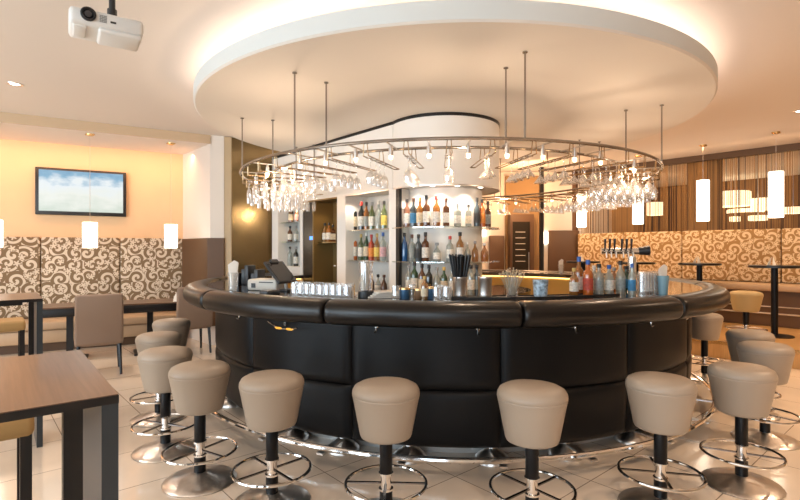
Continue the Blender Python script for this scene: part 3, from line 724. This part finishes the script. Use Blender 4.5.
t = napkin_holder(560, 2.3, .22, 'white paper napkin cone standing on the far side of the bar', MT['glass'])
a = ang_at(561, 2.45, True); t.location = pol(2.45, a, CT)
# register area
p, a = oncounter(268, 2.32)
pb = thing('receipt_printer', 'low beige receipt printer on the left inner bar edge', 'printer', p, -.35)
m = MB(); m.bbox((0,0,.05), (.30,.2,.1), .02); m.build('case', MT['paper'], pb); m = MB(); m.box((-.08,-.102,.045), (.04,.006,.04)); m.box((.05,-.102,.075), (.14,.006,.008)); m.build('slot', MT['black_plastic'], pb)
p, a = oncounter(283, 2.27)
pos = thing('register_terminal', 'black register terminal with tilted screen seen side-on at the left', 'register', p, -.6); pos.scale = (.8,.8,.8)
m = MB(); m.bbox((.05,0,.012), (.2,.16,.024), .008); m.build('foot', MT['black_plastic'], pos)
m = MB(); m.tube([(.05,.0,.02),(.04,.0,.10),(-.01,.0,.17)], .018, 8); m.build('stand', MT['grey_plastic'], pos)
rot = Matrix.Rotation(R_(42),3,'Y'); m = MB(); m.box((-.04,0,.20), (.32,.26,.028), rot=rot); m.box((-.14,0,.315), (.05,.10,.03), rot=rot); sc_ = m.build('monitor', MT['black_plastic'], pos)
m = MB(); m.box(Vector((-.04,0,.20))+rot@Vector((0,0,.0155)), (.29,.23,.002), rot=rot); m.build('screen', MT['lens'], sc_)
p, a = oncounter(270, 2.60)
ct = thing('card_terminal', 'small black card terminal lying near the padded rim at the left', 'card reader', p, -.5)
m = MB(); m.bbox((0,0,.02), (.09,.15,.04), .01); m.build('case', MT['black_plastic'], ct); m = MB(); m.box((0,-.02,.041), (.07,.06,.003)); m.build('keypad', MT['grey_plastic'], ct)
p, a = oncounter(250, 2.25)
m = MB()
for j in range(5): m.bbox((-.12+.06*j,.02*(j % 2),.06+.02*(j % 3)), (.05,.12,.12+.04*(j % 3)), .008)
tag(m.build('menu_rack', MT['black_plastic'], None, p, -.4), 'black rack of dark menus behind the beige printer', 'rack')
# overturned tumblers
tm = MB(); tm.lathe([(.036,0),(.032,.095),(.0,.096),(.0,.088),(.029,.087),(.033,0)], 16, caps=False); tmesh = tm.mesh('tumbler', MT['glass'], 50)
for r_ in (2.40,2.30,2.5):
    for k in range(9):
        p, a = oncounter(295+6.6*k+(3 if r_ == 2.3 else 0), r_); o = bpy.data.objects.new('tumbler', tmesh); COL.objects.link(o); o.location = p
        lb = 'small clear tumbler turned upside down on the bar left of the straw jar'; tag(o, lb, 'glass', 'upturned tumblers left of the straw jar')
# straw jar
p, a = oncounter(366, 2.42)
sj = thing('straw_jar', 'tall clear jar of white straws with dark foot', 'jar', p)
m = MB(); m.lathe([(.0,0),(.058,0),(.060,.01),(.058,.05),(.0,.055)], 24); m.build('base', MT['black_plastic'], sj)
m = MB(); m.lathe([(.050,.055),(.052,.26),(.060,.265),(.060,.268),(.049,.262),(.047,.058)], 24, caps=False); m.build('glass_wall', MT['glass'], sj)
for k in range(16):
    q = k*2.4; rr = .008+.03*((k*7) % 5)/5; m = MB(); m.tube([(rr*cos(q),rr*sin(q),.056),(rr*1.15*cos(q),rr*1.15*sin(q),.25+.01*(k % 4))], .004, 6); m.build('straw', MT['napkin'], sj)
# trays and tins
p, a = oncounter(384, 2.36); 
for k in range(4):
    m = MB(); m.bbox((0,0,.006), (.26-.03*k,.18,.011), .005); tag(m.build('menu_folder', MT['paper'], None, (p.x, p.y, CT+.0118*k), .2+.1*k), ['pale menu folder at the bottom of the pile beside the straw jar','pale menu folder second from the bottom of the pile beside the straw jar','pale menu folder second from the top of the pile beside the straw jar','pale menu folder on top of the pile beside the straw jar'][k], 'menu', 'pile of menu folders')
for px, lb, cm, hh in ((405,'short blue tin nearest the menu pile on the bar',MT['bluepaint'],.065),(419,'short brown tin between two blue ones on the bar',mat('brown_tin',(.18,.1,.05),.3),.06),(430,'short blue tin with a gold lid beside the cream bottle',MT['bluepaint'],.075)):
    p, a = oncounter(px, 2.40); t = thing('tin', lb, 'tin', p)
    m = MB(); m.lathe([(.034,0),(.036,.003),(.036,hh),(.034,hh+.002)], 24); m.build('can', cm, t); m = MB(); m.lathe([(.037,hh),(.037,hh+.012),(.030,hh+.016)], 24); m.build('lid', MT['brass'], t)
p, a = oncounter(424.5, 2.44); bottle('wine','gold','gold','cream',p,.16,.026,'small cream-labelled bottle standing among the blue tins','bottles on the bar')
for k, (px, r_) in enumerate(((437,2.42),(443,2.36),(447,2.44),(440,2.30),(396,2.42),(412,2.3))):
    p, a = oncounter(px, r_); o = bpy.data.objects.new('tumbler', tmesh); COL.objects.link(o); o.location = p; tag(o, 'small clear tumbler turned upside down between the tins and the steel straw cup', 'glass', 'upturned tumblers by the tins')
# rubber mat
a0, a1 = ang_at(450, 2.35), ang_at(612, 2.35)
m = MB(); m.arc(2.26,2.42,0,.008,a0,a1,40); m.arc(2.26,2.268,.008,.014,a0,a1,40); m.arc(2.412,2.42,.008,.014,a0,a1,40)
tag(m.build('bar_mat', MT['rubber'], None, (C.x, C.y, CT)), 'long black rubber mat along the inner edge of the bar top', 'mat')
MZ = CT+.008
# steel cups, one with black straws
for px, lb, n_ in ((460,'brushed steel cup packed with black drinking black drinking straws',44),(485,'empty brushed steel cup right of the one full of black straws',0)):
    p, a = oncounter(px, 2.335, MZ); t = thing('steel_cup', lb, 'cup', p)
    m = MB(); m.lathe([(.0,0),(.050,0),(.052,.004),(.052,.018),(.050,.02),(.051,.13),(.053,.133),(.053,.148),(.050,.15),(.047,.146),(.047,.01),(.0,.01)], 32, caps=False); m.build('cup', MT['steel'], t)
    for k in range(n_):
        q = k*2.399; rr = .042*sqrt((k+.5)/n_); m = MB(); m.tube([(rr*.5*cos(q),rr*.5*sin(q),.012),(rr*2.0*cos(q),rr*2.0*sin(q),.30+.015*((k*5) % 4)/3)], .0075, 6); m.build('straw', MT['black'], t)
p, a = oncounter(512, 2.335, MZ); t = thing('vase', 'clear glass vase of pale dried stems on the bar', 'vase', p)
m = MB(); m.lathe([(.0,0),(.040,0),(.044,.01),(.036,.08),(.045,.15),(.042,.15),(.033,.08),(.0,.012)], 24, caps=False); m.build('glass', MT['glass'], t)
m = MB()
for k in range(46):
    q = k*2.399; rr = .10*sqrt((k+.5)/46); top = Vector((rr*cos(q), rr*sin(q), .20-.5*rr+.02*random.random())); m.tube([(rr*.2*cos(q),rr*.2*sin(q),.015), top], .002, 4); m.lathe([(.0,-.008),(.007,0),(.0,.008)], 6, top)
m.build('stems', MT['plant'], t)
p, a = oncounter(540.5, 2.335, MZ); t = thing('patterned_cup', 'white cup with blue pattern standing on the black mat', 'cup', p)
m = MB(); m.lathe([(.0,0),(.046,0),(.050,.01),(.058,.125),(.055,.125),(.047,.012),(.0,.012)], 28, caps=False); m.build('cup', mat('blue_white_glaze', (.42,.52,.6), .25, var=.6, vscale=45), t)
# bottles on the right-hand bar
for i, (px, r_, kind, gl, cap, lab, h, r) in enumerate(((574,2.3,'wine','gold','gold','white',.20,.034),(579,2.22,'wine','amber','blue','white',.28,.034),(588,2.33,'wine','orange','blue','red',.25,.035),(594,2.2,'tall','clear','white','white',.22,.034),
    (599,2.33,'whisky','clear','black','grey',.23,.036),(609,2.34,'tall','clear','blue','white',.22,.036),(614,2.2,'tall','gold','grey','white',.20,.032),(620.5,2.36,'tall','clear','black','grey',.25,.034),(626,2.22,'whisky','green','black','blue',.21,.034),(632,2.44,'tall','clear','blue','blue',.24,.030))):
    p, a = oncounter(px, r_, MZ if 2.26 < r_ < 2.42 and px < 611 else CT)
    bottle(kind, gl, cap, lab, p, h, r, '%s bottle with %s cap, %s from left of those by the beer tower' % (CN[gl], cap, ORD[i]), 'bottles beside the beer tower')
# beer tower
p, a = oncounter(632, 2.26); bt = thing('beer_tower', 'chrome T-shaped beer tower with black tap handles and round dark end', 'beer tap', p, 0)
m = MB(); m.lathe([(.055,0),(.055,.015),(.034,.02),(.034,.30),(.0,.30)], 24); m.build('column', MT['chrome'], bt)
m = MB(); m.tube([(-.25,.04,.345),(.11,-.02,.345)], .028, 16); m.build('crossbar', MT['chrome'], bt)
m = MB(); m.tube([(.05,-.01,.345),(.10,-.02,.350),(.135,-.028,.352)], [.031,.038,.044], 16); m.build('end_cap', MT['black_plastic'], bt)
for k in range(6):
    x = -.235+.038*k+(.02 if k > 2 else 0); y = .04-.06*(x+.25)/.36
    m = MB(); m.tube([(x,y-.03,.345),(x,y-.075,.335),(x,y-.08,.29)], .008, 8); tp = m.build('tap', MT['chrome'], bt)
    m = MB(); m.tube([(x,y-.035,.35),(x,y-.045,.375),(x,y-.05,.45)], [.006,.008,.011], 8); m.build('tap_handle', MT['black'], tp)
# tall upturned glasses
tg = MB(); tg.lathe([(.034,0),(.028,.17),(.0,.172),(.0,.16),(.025,.158),(.031,0)], 16, caps=False); tgm = tg.mesh('beer_glass', MT['glass'], 50)
for k in range(12):
    p, a = oncounter(641+2.9*(k//2)+1.2*(k % 2), 2.36+.12*(k % 2)); o = bpy.data.objects.new('beer_glass', tgm); COL.objects.link(o); o.location = p; tag(o, 'tall clear beer glass upside down between the beer tower and the pale blue cup', 'glass', 'upturned beer glasses beside the tower')

# ------------------------------------------------------------------ left lounge
BT = 1.70
def banq(p, q, z0, z1, label, m_, n_off, group, th=.10):
    L = (q-p).length; dd_ = (q-p).normalized(); ang = atan2(dd_.y, dd_.x); m = MB(); m.bbox((L/2, 0, (z1-z0)/2), (L-.012, th, z1-z0), .025)
    return tag(m.build('upholstered_wall_panel', m_, None, (p.x, p.y, z0), ang, 45), label, 'wall panel', group)
def wleft(px, off=0.0):
    k = (px-400)/F; p = WA-wn*off; t = (k*p.y-p.x)/(wd.x-k*wd.y); return p+wd*t
lp = [wleft(-150,.06), wleft(-60,.06), wleft(41,.06), wleft(120,.06), wleft(184,.06)]
for i, lb in enumerate(('scroll-patterned upholstered wall panel beyond the left frame edge','scroll-patterned upholstered wall panel at the far left under the edge lamp','scroll-patterned upholstered wall panel directly below the television','scroll-patterned upholstered wall panel right of the television, next to the pier')):
    banq(lp[i], lp[i+1], .45, BT, lb, MT['damaskL'], 0, 'patterned panels on the left bench')
m = MB(); dr_ = (RET-WB).normalized(); off = Vector((-dr_.y, dr_.x, 0)); off = off if off.x < 0 else -off
pp = WB+off*.04; qq = RET+off*.04
tag(m.prism([WB+dr_*.08+off*.05, Vector((-3.03,7.86,0)), Vector((-2.79,7.91,0)), Vector((-2.79,7.97,0)), RET, WB+dr_*.08], .3, 1.69).build('leather_wall_panel', MT['brownpad']), 'plain brown leather wall panel wrapped round the pier left of the bar', 'wall panel')
bn = thing('bench', 'tan leather bench running along the patterned wall below the television', 'bench', WA-wd*2.6-wn*.12, wang)
LB = (WB-WA).length+2.5
for k in range(4):
    L = LB/4; m = MB(); m.bbox((L*(k+.5),-.27,.39), (L-.012,.54,.12), .03); m.build('seat_cushion', MT['benchleather'], bn)
    m = MB(); m.bbox((L*(k+.5),-.26,.23), (L-.012,.5,.19), .02); m.build('bench_front', MT['benchleather'], bn)
m = MB(); m.box((LB/2,-.20,.065), (LB,.36,.13)); m.build('kickboard', MT['brownpad'], bn)
# small bench tables
def small_table(px, dd_, label, L=.72):
    t = thing('lounge_table', label, 'table', P(px, dd_), wang)
    m = MB(); m.bbox((0,0,.74), (L,.62,.02), .004); m.build('tabletop', MT['table'], t, smooth=15)
    m = MB(); m.bbox((0,0,.675), (L-.01,.61,.108), .008); m.build('apron', MT['black'], t)
    m = MB(); m.box((0,0,.32), (.08,.08,.6)); m.build('pedestal', MT['black'], t)
    m = MB(); m.bbox((0,0,.012), (.42,.42,.024), .008); m.build('foot_plate', MT['blackmetal'], t)
small_table(70, 6.85, 'dark square lounge table behind the taupe chair, below the television', .8)
small_table(150, 7.35, 'dark square lounge table before the bench, between the two taupe chairs', .85)
# chairs
ch = thing('lounge_chair', 'taupe fabric chair with high back, seen from behind near the dark table', 'chair', P(99,6.12), wang+.05, 'taupe lounge chairs')
m = MB(); m.bbox((0,.02,.42), (.50,.48,.12), .03); m.build('seat', MT['taupe'], ch, smooth=50)
m = MB(); m.bbox((0,0,.30), (.50,.07,.60), .03)
m.v = [(v[0]*(1-.06*max(0,(v[2]-.3))), v[1]-.22-.10*v[2], v[2]+.38) for v in m.v]; m.build('backrest', MT['taupe'], ch, smooth=50)
for sx in (-1,1):
    for sy in (-1,1):
        m = MB(); m.tube([(sx*.21,sy*.20,.37),(sx*.225,sy*.23,0)], [.022,.015], 6); m.build('leg', MT['black'], ch)
dup(ch, P(190,7.35), wang+.15, 'taupe fabric chair at the far end of the left lounge, beside the bar rim', 'taupe lounge chairs')
for px, dd_, z, lb in ((88,6.75,.75,'folded white napkin on the lounge table behind the nearer taupe chair'),(176,7.3,.75,'folded white napkin on the lounge table by the far taupe chair')):
    m = MB(); m.lathe([(.05,0),(.035,.05),(.0,.13)], 5); o = tag(m.build('napkin', MT['napkin'], None, P(px,dd_,z), .3, 0), lb, 'napkin')
# high tables and chairs at left
def high_table(corner, du, dv, Lu, Lv, T, label):
    ang = atan2(dv.y, dv.x); t = thing('high_table', label, 'table', (corner.x, corner.y, 0), ang)
    u = Matrix.Rotation(-ang,3,'Z')@du; sy = 1 if u.y > 0 else -1
    m = MB(); m.box((Lv/2, sy*Lu/2, T-.0125), (Lv,Lu,.021)); top = m.build('tabletop', MT['black'], t, smooth=0)
    m = MB(); m.box((Lv/2, sy*Lu/2, T-.001), (Lv-.003,Lu-.003,.002)); m.build('veneer', MT['table'], top, smooth=0)
    m = MB(); m.box((Lv/2, sy*Lu/2, T-.038), (Lv-.24,Lu-.24,.03)); m.build('apron', MT['black'], t)
    for x in (.0,Lu-.04):
        m = MB(); m.box((.17, sy*(x+.02), (T-.023)/2), (.34,.038,T-.023)); m.build('leg', MT['blueblack'], t)
        m = MB(); m.box((Lv-.045, sy*(x+.03), (T-.023)/2), (.06,.06,T-.023)); m.build('leg', MT['black'], t)
T = 1.13
c0 = P(119, .37*F/144); dv = Vector((-.63,.777,0)).normalized(); du = Vector((-dv.y, dv.x, 0)); du = du if du.y < 0 else -du
high_table(Vector((c0.x,c0.y,0)), du, dv, 1.3, .74, T, 'dark walnut high table in the near left corner')
c1 = P(43, .37*F/48.5); high_table(Vector((c1.x,c1.y,0)), du, dv, 1.3, .74, T, 'dark walnut high table farther back at the left edge')
def high_chair(loc, rz, label):
    t = thing('high_chair', label, 'chair', loc, rz, 'ochre high chairs')
    m = MB(); m.bbox((0,0,.74), (.42,.42,.10), .025); m.build('seat', MT['ochrefab'], t, smooth=50)
    m = MB(); m.bbox((0,-.20,.93), (.42,.06,.34), .025); m.build('backrest', MT['taupe'], t, smooth=50)
    for sx in (-1,1):
        for sy in (-1,1): m = MB(); m.box((sx*.18,sy*.18,.35), (.042,.042,.70)); m.build('leg', MT['black'], t)
    m = MB()
    for sy in (-1,1): m.box((0,sy*.18,.28), (.33,.02,.03))
    m.build('footrest', MT['black'], t)
ht = atan2(dv.y, dv.x)
high_chair(P(41,2.2)+Vector((-.30,.0,0)), ht+pi, 'ochre-seated high chair tucked under the near left table')
high_chair(P(22,5.0)+Vector((-.27,.05,0)), ht+pi, 'ochre-seated high chair beyond the farther left table')

# television
tp = wleft(82.5,.04); tv = thing('television', 'wall-mounted flat television showing clouds over a landscape', 'television', (tp.x, tp.y, 2.42), wang)
m = MB(); m.bbox((0,0,0), (1.235,.06,.735), .012); m.build('bezel', MT['black_plastic'], tv)
m = MB(); m.box((0,-.032,.01), (1.14,.006,.64)); m.build('screen', MT['screen'], tv)
m = MB(); m.box((0,.05,0), (.3,.06,.25)); m.build('wall_bracket', MT['blackmetal'], tv)
# pendants left
def pendant(loc, top, z0, z1, r, label, group, n=4):
    t = thing('pendant_lamp', label, 'lamp', (loc.x, loc.y, top), 0, group)
    m = MB(); m.lathe([(.0,0),(.055,0),(.05,-.02),(.03,-.03),(.0,-.03)], 20); m.tube([(-.07,0,-.012),(.07,0,-.012)], .008, 6); m.build('canopy', MT['brass'], t)
    m = MB(); m.tube([(0,0,-.02),(0,0,z1-top)], .0025, 5); m.build('cord', MT['steel'], t)
    m = MB(); m.lathe([(r*.97,z0-top),(r,z0-top+.005),(r,z1-top-.005),(r*.97,z1-top),(r*.2,z1-top)], 24, caps=False); m.build('lamp_shade', MT['shade'], t)
for px, dd_, lb in ((90,7.24,'short white cylindrical pendant lamp hanging before the television'),(171,7.85,'short white cylindrical pendant lamp hanging right of the television'),(-6,6.63,'short white cylindrical pendant lamp cut by the left frame edge')):
    pendant(P(px,dd_), 3.18, 1.53, 1.90, .095, lb, 'pendants over the left bench')
# pendants right
for px, dd_, lb in ((776,7.67,'tall white pendant lamp, largest, at the right over the podium'),(703,8.62,'tall white pendant lamp before the curtain, second from the right'),(638,9.6,'tall white pendant lamp seen through the hanging glasses'),(581.5,10.9,'tall white pendant lamp farthest back, behind the glass rack')):
    pendant(P(px,dd_), CEIL, 2.0, 2.70, .098, lb, 'tall pendants over the podium')

# projector
pj = thing('projector', 'white ceiling-mounted projector with black lens at upper left', 'projector', P(106,2.3,2.515), R_(34)); pj.scale = (.86,)*3
m = MB(); m.bbox((0,0,0), (.335,.25,.085), .022); m.bbox((.06,-.02,-.05), (.20,.20,.03), .014); m.bbox((-.12,-.02,-.042), (.06,.16,.02), .008); m.build('case', MT['white_plastic'], pj, smooth=50)
def ylathe(mb, prof, c, n=24): 
    k = len(mb.v); mb.lathe(prof, n)
    mb.v[k:] = [(c[0]+v[0], c[1]-v[2], c[2]+v[1]) for v in mb.v[k:]]
m = MB(); ylathe(m, [(.034,0),(.035,.012),(.028,.014),(.024,.006),(.0,.006)], (-.085,-.125,.008)); lr = m.build('lens', MT['black_plastic'], pj)
m = MB(); ylathe(m, [(.022,.006),(.016,.013),(.0,.015)], (-.085,-.125,.008)); m.build('lens_glass', MT['lens'], lr)
m = MB()
for k in range(5): m.box((-.02,-.1255,-.014+.008*k), (.032,.003,.003))
for k in range(4): m.box((-.032+.008*k,-.1255,.002), (.002,.003,.036))
m.build('vent', MT['grey_plastic'], pj)
m = MB(); m.box((.025,-.1255,-.006), (.026,.003,.010)); m.build('sensor_window', MT['black_plastic'], pj)
m = MB(); m.bbox((.03,.02,.05), (.10,.10,.014), .005); m.tube([(.03,.02,.055),(.03,.02,.12)], .024, 12); m.tube([(.03,.02,.10),(.03,.02,(CEIL-2.515-.01)/.86)], .016, 12); m.lathe([(.05,(CEIL-2.535)/.86),(.05,(CEIL-2.517)/.86)], 20, (.03,.02,0)); m.build('ceiling_mount', MT['black_plastic'], pj)

# ------------------------------------------------------------------ right side
rp_ = [rwall(900,.0), rwall(800,.0), rwall(690,.0), rwall(578,.0)]
rp_ = [rwall(px) for px in (950,782,683,625,579)]
for i, lb in enumerate(('scroll-patterned wall panel at the right frame edge behind the high tables','scroll-patterned wall panel behind the two nearer high round tables','scroll-patterned wall panel behind the beer tower','scroll-patterned wall panel farthest back, next to the brown leather square')):
    p_, q_ = rp_[i], rp_[i+1]; banq(q_-rn*.03, p_-rn*.03, .93, 1.87, lb, MT['damaskR'], 0, 'patterned panels on the right bench')
hb = thing('high_bench', 'tan leather high bench along the right patterned wall', 'bench', RW0-rd*3.0-rn*.09, rang)
vy = (Matrix.Rotation(-rang,3,'Z')@rn).y; sy = -1 if vy > 0 else 1; LH = (RW1-RW0).length+2.9
for k in range(5):
    L = LH/5; m = MB(); m.bbox((L*(k+.5), sy*.23, .87), (L-.01,.46,.12), .03); m.build('seat_cushion', MT['benchleather'], hb)
m = MB(); m.box((LH/2, sy*.2, .515), (LH,.36,.585)); m.build('bench_front', MT['brownpad'], hb)
m = MB(); m.tube([(0,sy*.52,.45),(LH,sy*.52,.45)], .014, 8); m.tube([(0,sy*.47,.56),(LH,sy*.47,.56)], .010, 8)
for k in range(7):
    m.tube([(LH*(k+.3)/7,sy*.38,.45),(LH*(k+.3)/7,sy*.52,.45)], .01, 6); m.tube([(LH*(k+.3)/7,sy*.38,.56),(LH*(k+.3)/7,sy*.47,.56)], .008, 6)
m.build('foot_rail', MT['steel'], hb)
def pub_table(px, dd_, label, r=.33):
    t = thing('pub_table', label, 'table', P(px,dd_,.22), 0, 'high round tables on the podium')
    m = MB(); m.lathe([(.0,1.015),(r-.01,1.015),(r,1.022),(r,1.046),(r-.006,1.052),(.0,1.052)], 40); m.build('tabletop', MT['black'], t)
    m = MB(); m.lathe([(.045,.02),(.045,1.016)], 20); m.build('column', MT['blackmetal'], t)
    m = MB(); m.lathe([(.0,0),(.24,0),(.24,.012),(.06,.03),(.0,.03)], 32); m.build('base', MT['blackmetal'], t)
pt = ((774.5,7.45,'black round high table nearest on the podium, at the right'),(699.5,8.75,'black round high table second on the podium, under the pendant'),(636,9.45,'black round high table behind the beer tower'),(583,10.3,'black round high table farthest back on the podium'))
for a_ in pt: pub_table(*a_)
for (px, dd_, lb), w in zip(pt, ('nearest','second','third','farthest')):
    m = MB(); 
    for q in range(3):
        x = .05*cos(q*2.1); y = .05*sin(q*2.1); m.add([(x-.04,y,.0),(x+.04,y,.0),(x,y+.03,.0),(x*.2,y*.2,.13)], [(0,1,3),(1,2,3),(2,0,3),(0,2,1)])
    tag(m.build('napkin', MT['napkin'], None, P(px-2,dd_,1.273), .4, 0), 'folded white napkin standing on the %s black round high table' % w, 'napkin')
# string curtains
def curtain(pa, pb, label, seed):
    rnd = random.Random(seed); L = (pb-pa).length; n = int(L/.021); m = MB(); H = CEIL-.11-1.88
    for k in range(n):
        x = L*(k+.5)/n+rnd.uniform(-.004,.004); w = rnd.choice((.006,.008,.010,.012)); y = rnd.uniform(-.015,.015)+.02*sin(x*9)
        m.box((x,y,H/2), (w,.004,H), mi=1 if rnd.random() < .22 else 0)
    dd_ = (pb-pa).normalized(); ang = atan2(dd_.y, dd_.x)
    tag(m.build('string_curtain', [MT['curtain'], MT['curtaindark']], None, (pa.x, pa.y, 1.88), ang, 0), label, 'curtain', 'string curtains over the right wall')
cc_ = [rwall(px,.02) for px in (950,790,720,686,634,581)]
for i, lb in enumerate(('brown string curtain at the right frame edge','brown string curtain right of the pier, behind the largest pendant','brown string curtain covering the wide pier','brown string curtain left of the wide pier','brown string curtain farthest back behind the hanging glasses')):
    curtain(cc_[i+1], cc_[i], lb, i)
# lamps in the next room
for i, (px, dd_, z, r, h, lb) in enumerate(((731,12.6,2.78,.42,.36,'wide lit drum lamp beyond the string curtain, nearest the pier'),(762,12.4,2.62,.24,.32,'narrow lit drum lamp beyond the curtain beside the largest pendant'),(746,12.9,2.50,.42,.10,'shallow lit lamp hanging low between two drum lamps beyond the curtain'),(655,13.4,2.60,.20,.34,'lit drum lamp beyond the curtain behind the hanging glasses'),(758,12.2,2.28,.20,.12,'low lit oval lamp beyond the curtain, beneath the shallow one'),(735,12.6,2.28,.12,.12,'smallest lit globe lamp beyond the curtain'),(793,11.6,2.42,.26,.14,'lit lamp beyond the curtain at the frame edge'))):
    t = thing('drum_lamp', lb, 'lamp', P(px,dd_,z), 0, 'lamps in the room beyond the curtain'); m = MB(); m.lathe([(r*.96,-h/2),(r,-h/2+.01),(r,h/2-.01),(r*.96,h/2),(.0,h/2)], 28, caps=False); m.build('lamp_shade', MT['shadefar'], t)
    m = MB(); m.tube([(0,0,h/2),(0,0,CEIL-z)], .006, 5); m.build('cord', MT['steel'], t)
# wine fridge + surround + sconces + brown squares
xw = P(519,11.35).x
wf = thing('wine_fridge', 'tall dark glass-door wine fridge in the ochre recess at the back', 'fridge', (xw,11.25,0), 0)
m = MB(); m.box((.03,.06,1.15), (.52,.3,2.3)); m.build('surround', MT['brownpad'], wf)
m = MB(); m.box((0,-.10,1.08), (.38,.03,2.1)); dfr = m.build('door', MT['darkglass'], wf)
m = MB(); m.box((.165,-.13,1.2), (.015,.02,.5)); m.build('handle', MT['steel'], dfr)
for k in range(6): m = MB(); m.box((-.02,-.118,1.25+.13*k), (.22,.006,.010)); m.build('shelf', MT['napkin'], wf)
for x0, x1, zt, lb in ((548,579,1.95,'large plain brown leather square on the rear wall left of the patterned panels'),(489,504,1.83,'plain brown leather panel on the rear wall right of the white column')):
    a_, b_ = P(x0,11.5).x, P(x1,11.5).x; m = MB(); m.bbox(((a_+b_)/2, 11.50, zt/2+.2), (b_-a_,.07,zt-.4), .02); tag(m.build('leather_wall_panel', MT['brownpad']), lb, 'wall panel')
for px, z, lb in ((483.5,1.95,'small glowing wall lamp right of the round white column'),(545.5,1.78,'small glowing wall lamp beside the slim dark post at the back')):
    p = P(px,11.47,z); t = thing('wall_lamp', lb, 'lamp', p); m = MB(); m.lathe([(.0,-.14),(.055,-.14),(.06,-.13),(.06,.13),(.055,.14),(.0,.14)], 16); m.build('lamp_shade', MT['shade'], t); m = MB(); m.box((0,.045,0), (.05,.05,.06)); m.build('bracket', MT['steel'], t)

# ceiling downlights
for px, y_, lb in ((15,84,'round recessed downlight in the ceiling at the far left'),(800,111,'round recessed downlight in the ceiling at the far right'),(900,111,'round recessed downlight outside the right edge')):
    dd_ = (CEIL-CAMZ)*F/(250-y_); t = thing('downlight', lb, 'light', P(px,dd_,CEIL)); m = MB(); m.lathe([(.045,-.004),(.075,-.008),(.078,0),(.045,0)], 28, caps=False); m.build('rim', MT['steel'], t)
    m = MB(); m.lathe([(.0,-.003),(.046,-.003)], 24, caps=False); m.build('lamp_disc', MT['downglow'], t)
for px in (432,458,482):
    a = ang_at(px, .56); p = pol(.54, a, SOF); t = thing('downlight', 'tiny spotlight under the column soffit, %s from the left' % {432:'first',458:'second',482:'third'}[px], 'light', p)
    m = MB(); m.lathe([(.0,-.006),(.02,-.006),(.026,-.004),(.028,0)], 16, caps=False); m.build('rim', MT['downglow'], t)

# ------------------------------------------------------------------ lights
warm = (1.0,.70,.46); warm2 = (1.0,.58,.30); cool = (.72,.88,1.0); neut = (1.0,.82,.68)
# daylight through the windows behind the camera, mostly from the left
light('AREA', 'window_daylight', (-9.45,-.8,1.8), 260, cool, 5.5, (0,-.8,1.6), 2.2)
for x, e_ in ((-6.9,240),(-2.3,110)):
    light('AREA', 'window_daylight', (x,-4.35,1.7), e_, cool, 4.0, (x,0,1.5), 2.3)
for x, y, e_ in ((-2.2,1.0,60),(1.0,.6,60),(4.0,1.2,90),(-4.5,3.5,80),(4.6,3.6,120),(-4.2,6.0,60),(6.2,6.0,110),(3.6,8.2,70)):
    light('SPOT', 'ceiling_spot', (x,y,CEIL-.02), e_*2.0, warm if x > 2 else neut, .08, (x,y,0), spot=120)
# soft wall washers over the benches
p = WA+wd*.6-wn*.5; light('AREA', 'wall_washer', (p.x,p.y,3.1), 22, (1.0,.52,.28), 4.6, (p.x+wn.x*.5,p.y+wn.y*.5,1.6), .12)
bpy.data.objects['wall_washer'].rotation_euler = (R_(22), 0, wang)
p = (RW0+RW1)/2-rn*1.1; light('AREA', 'bench_washer', (p.x,p.y,CEIL-.05), 45, (1.0,.58,.28), 5.0, None, .12)
bpy.data.objects['bench_washer'].rotation_euler = (R_(22)*(1 if vy > 0 else -1), 0, rang)
light('POINT', 'next_room_lamp', tuple(RW0+rn*2.2+rd*.5+Vector((0,0,2.4))), 14, warm2, .2)
light('POINT', 'next_room_lamp', tuple(RW0+rn*2.2+rd*2.8+Vector((0,0,2.4))), 14, warm2, .2)
light('POINT', 'rear_lamp', (2.6,10.4,2.6), 60, warm2, .15)
light('POINT', 'rear_lamp', (-1.0,9.8,2.6), 40, warm, .15)
# rack halogens
for k in (0,1,2,3.16667,4.33333,5.5,6.5):
    a = R_(-90+48*k); p = pol(2.14, a, 2.20); light('POINT', 'rack_halogen', tuple(p), 15, (1.0,.72,.50), .03)
# niche lights
for px in (412,440,470): 
    a = ang_at(px, .56); p = pol(.60, a, SOF-.02); light('SPOT', 'niche_spot', tuple(p), 12, (1.0,.84,.68), .02, tuple(pol(.45,a,1.2)), spot=120)
for px in (352,380):
    p = kp(ks(px), .06, SOF-.02); light('SPOT', 'niche_spot', tuple(p), 6, (1.0,.88,.72), .02, (p.x,p.y,1.0), spot=120)
p = kp(ks(290), .1, SOF-.02); light('SPOT', 'niche_spot', tuple(p), 8, (1.0,.66,.36), .02, (p.x,p.y,1.0), spot=120)
p = kp(ks(322), .1, SOF-.04); light('SPOT', 'niche_spot', tuple(p), 5, (1.0,.66,.30), .02, (p.x,p.y,1.0), spot=120)

w = bpy.data.worlds.new('world'); S.world = w; w.use_nodes = True
w.node_tree.nodes['Background'].inputs[0].default_value = (.62,.78,1.0,1); w.node_tree.nodes['Background'].inputs[1].default_value = 1.0

# ------------------------------------------------------------------ camera
cam = bpy.data.cameras.new('camera'); co = bpy.data.objects.new('camera', cam); COL.objects.link(co)
co.location = (0,0,CAMZ); co.rotation_euler = (pi/2,0,0); cam.sensor_width = 36; cam.lens = 36*F/800; cam.clip_start = .05
S.camera = co
S.view_settings.view_transform = 'Standard'; S.view_settings.look = 'None'; S.view_settings.gamma = 1; S.view_settings.use_curve_mapping = False
S.view_settings.exposure = 0.33
S.cycles.use_denoising = True; S.cycles.max_bounces = 10; S.cycles.transparent_max_bounces = 24; S.cycles.caustics_reflective = False; S.cycles.caustics_refractive = False; S.cycles.sample_clamp_indirect = 6
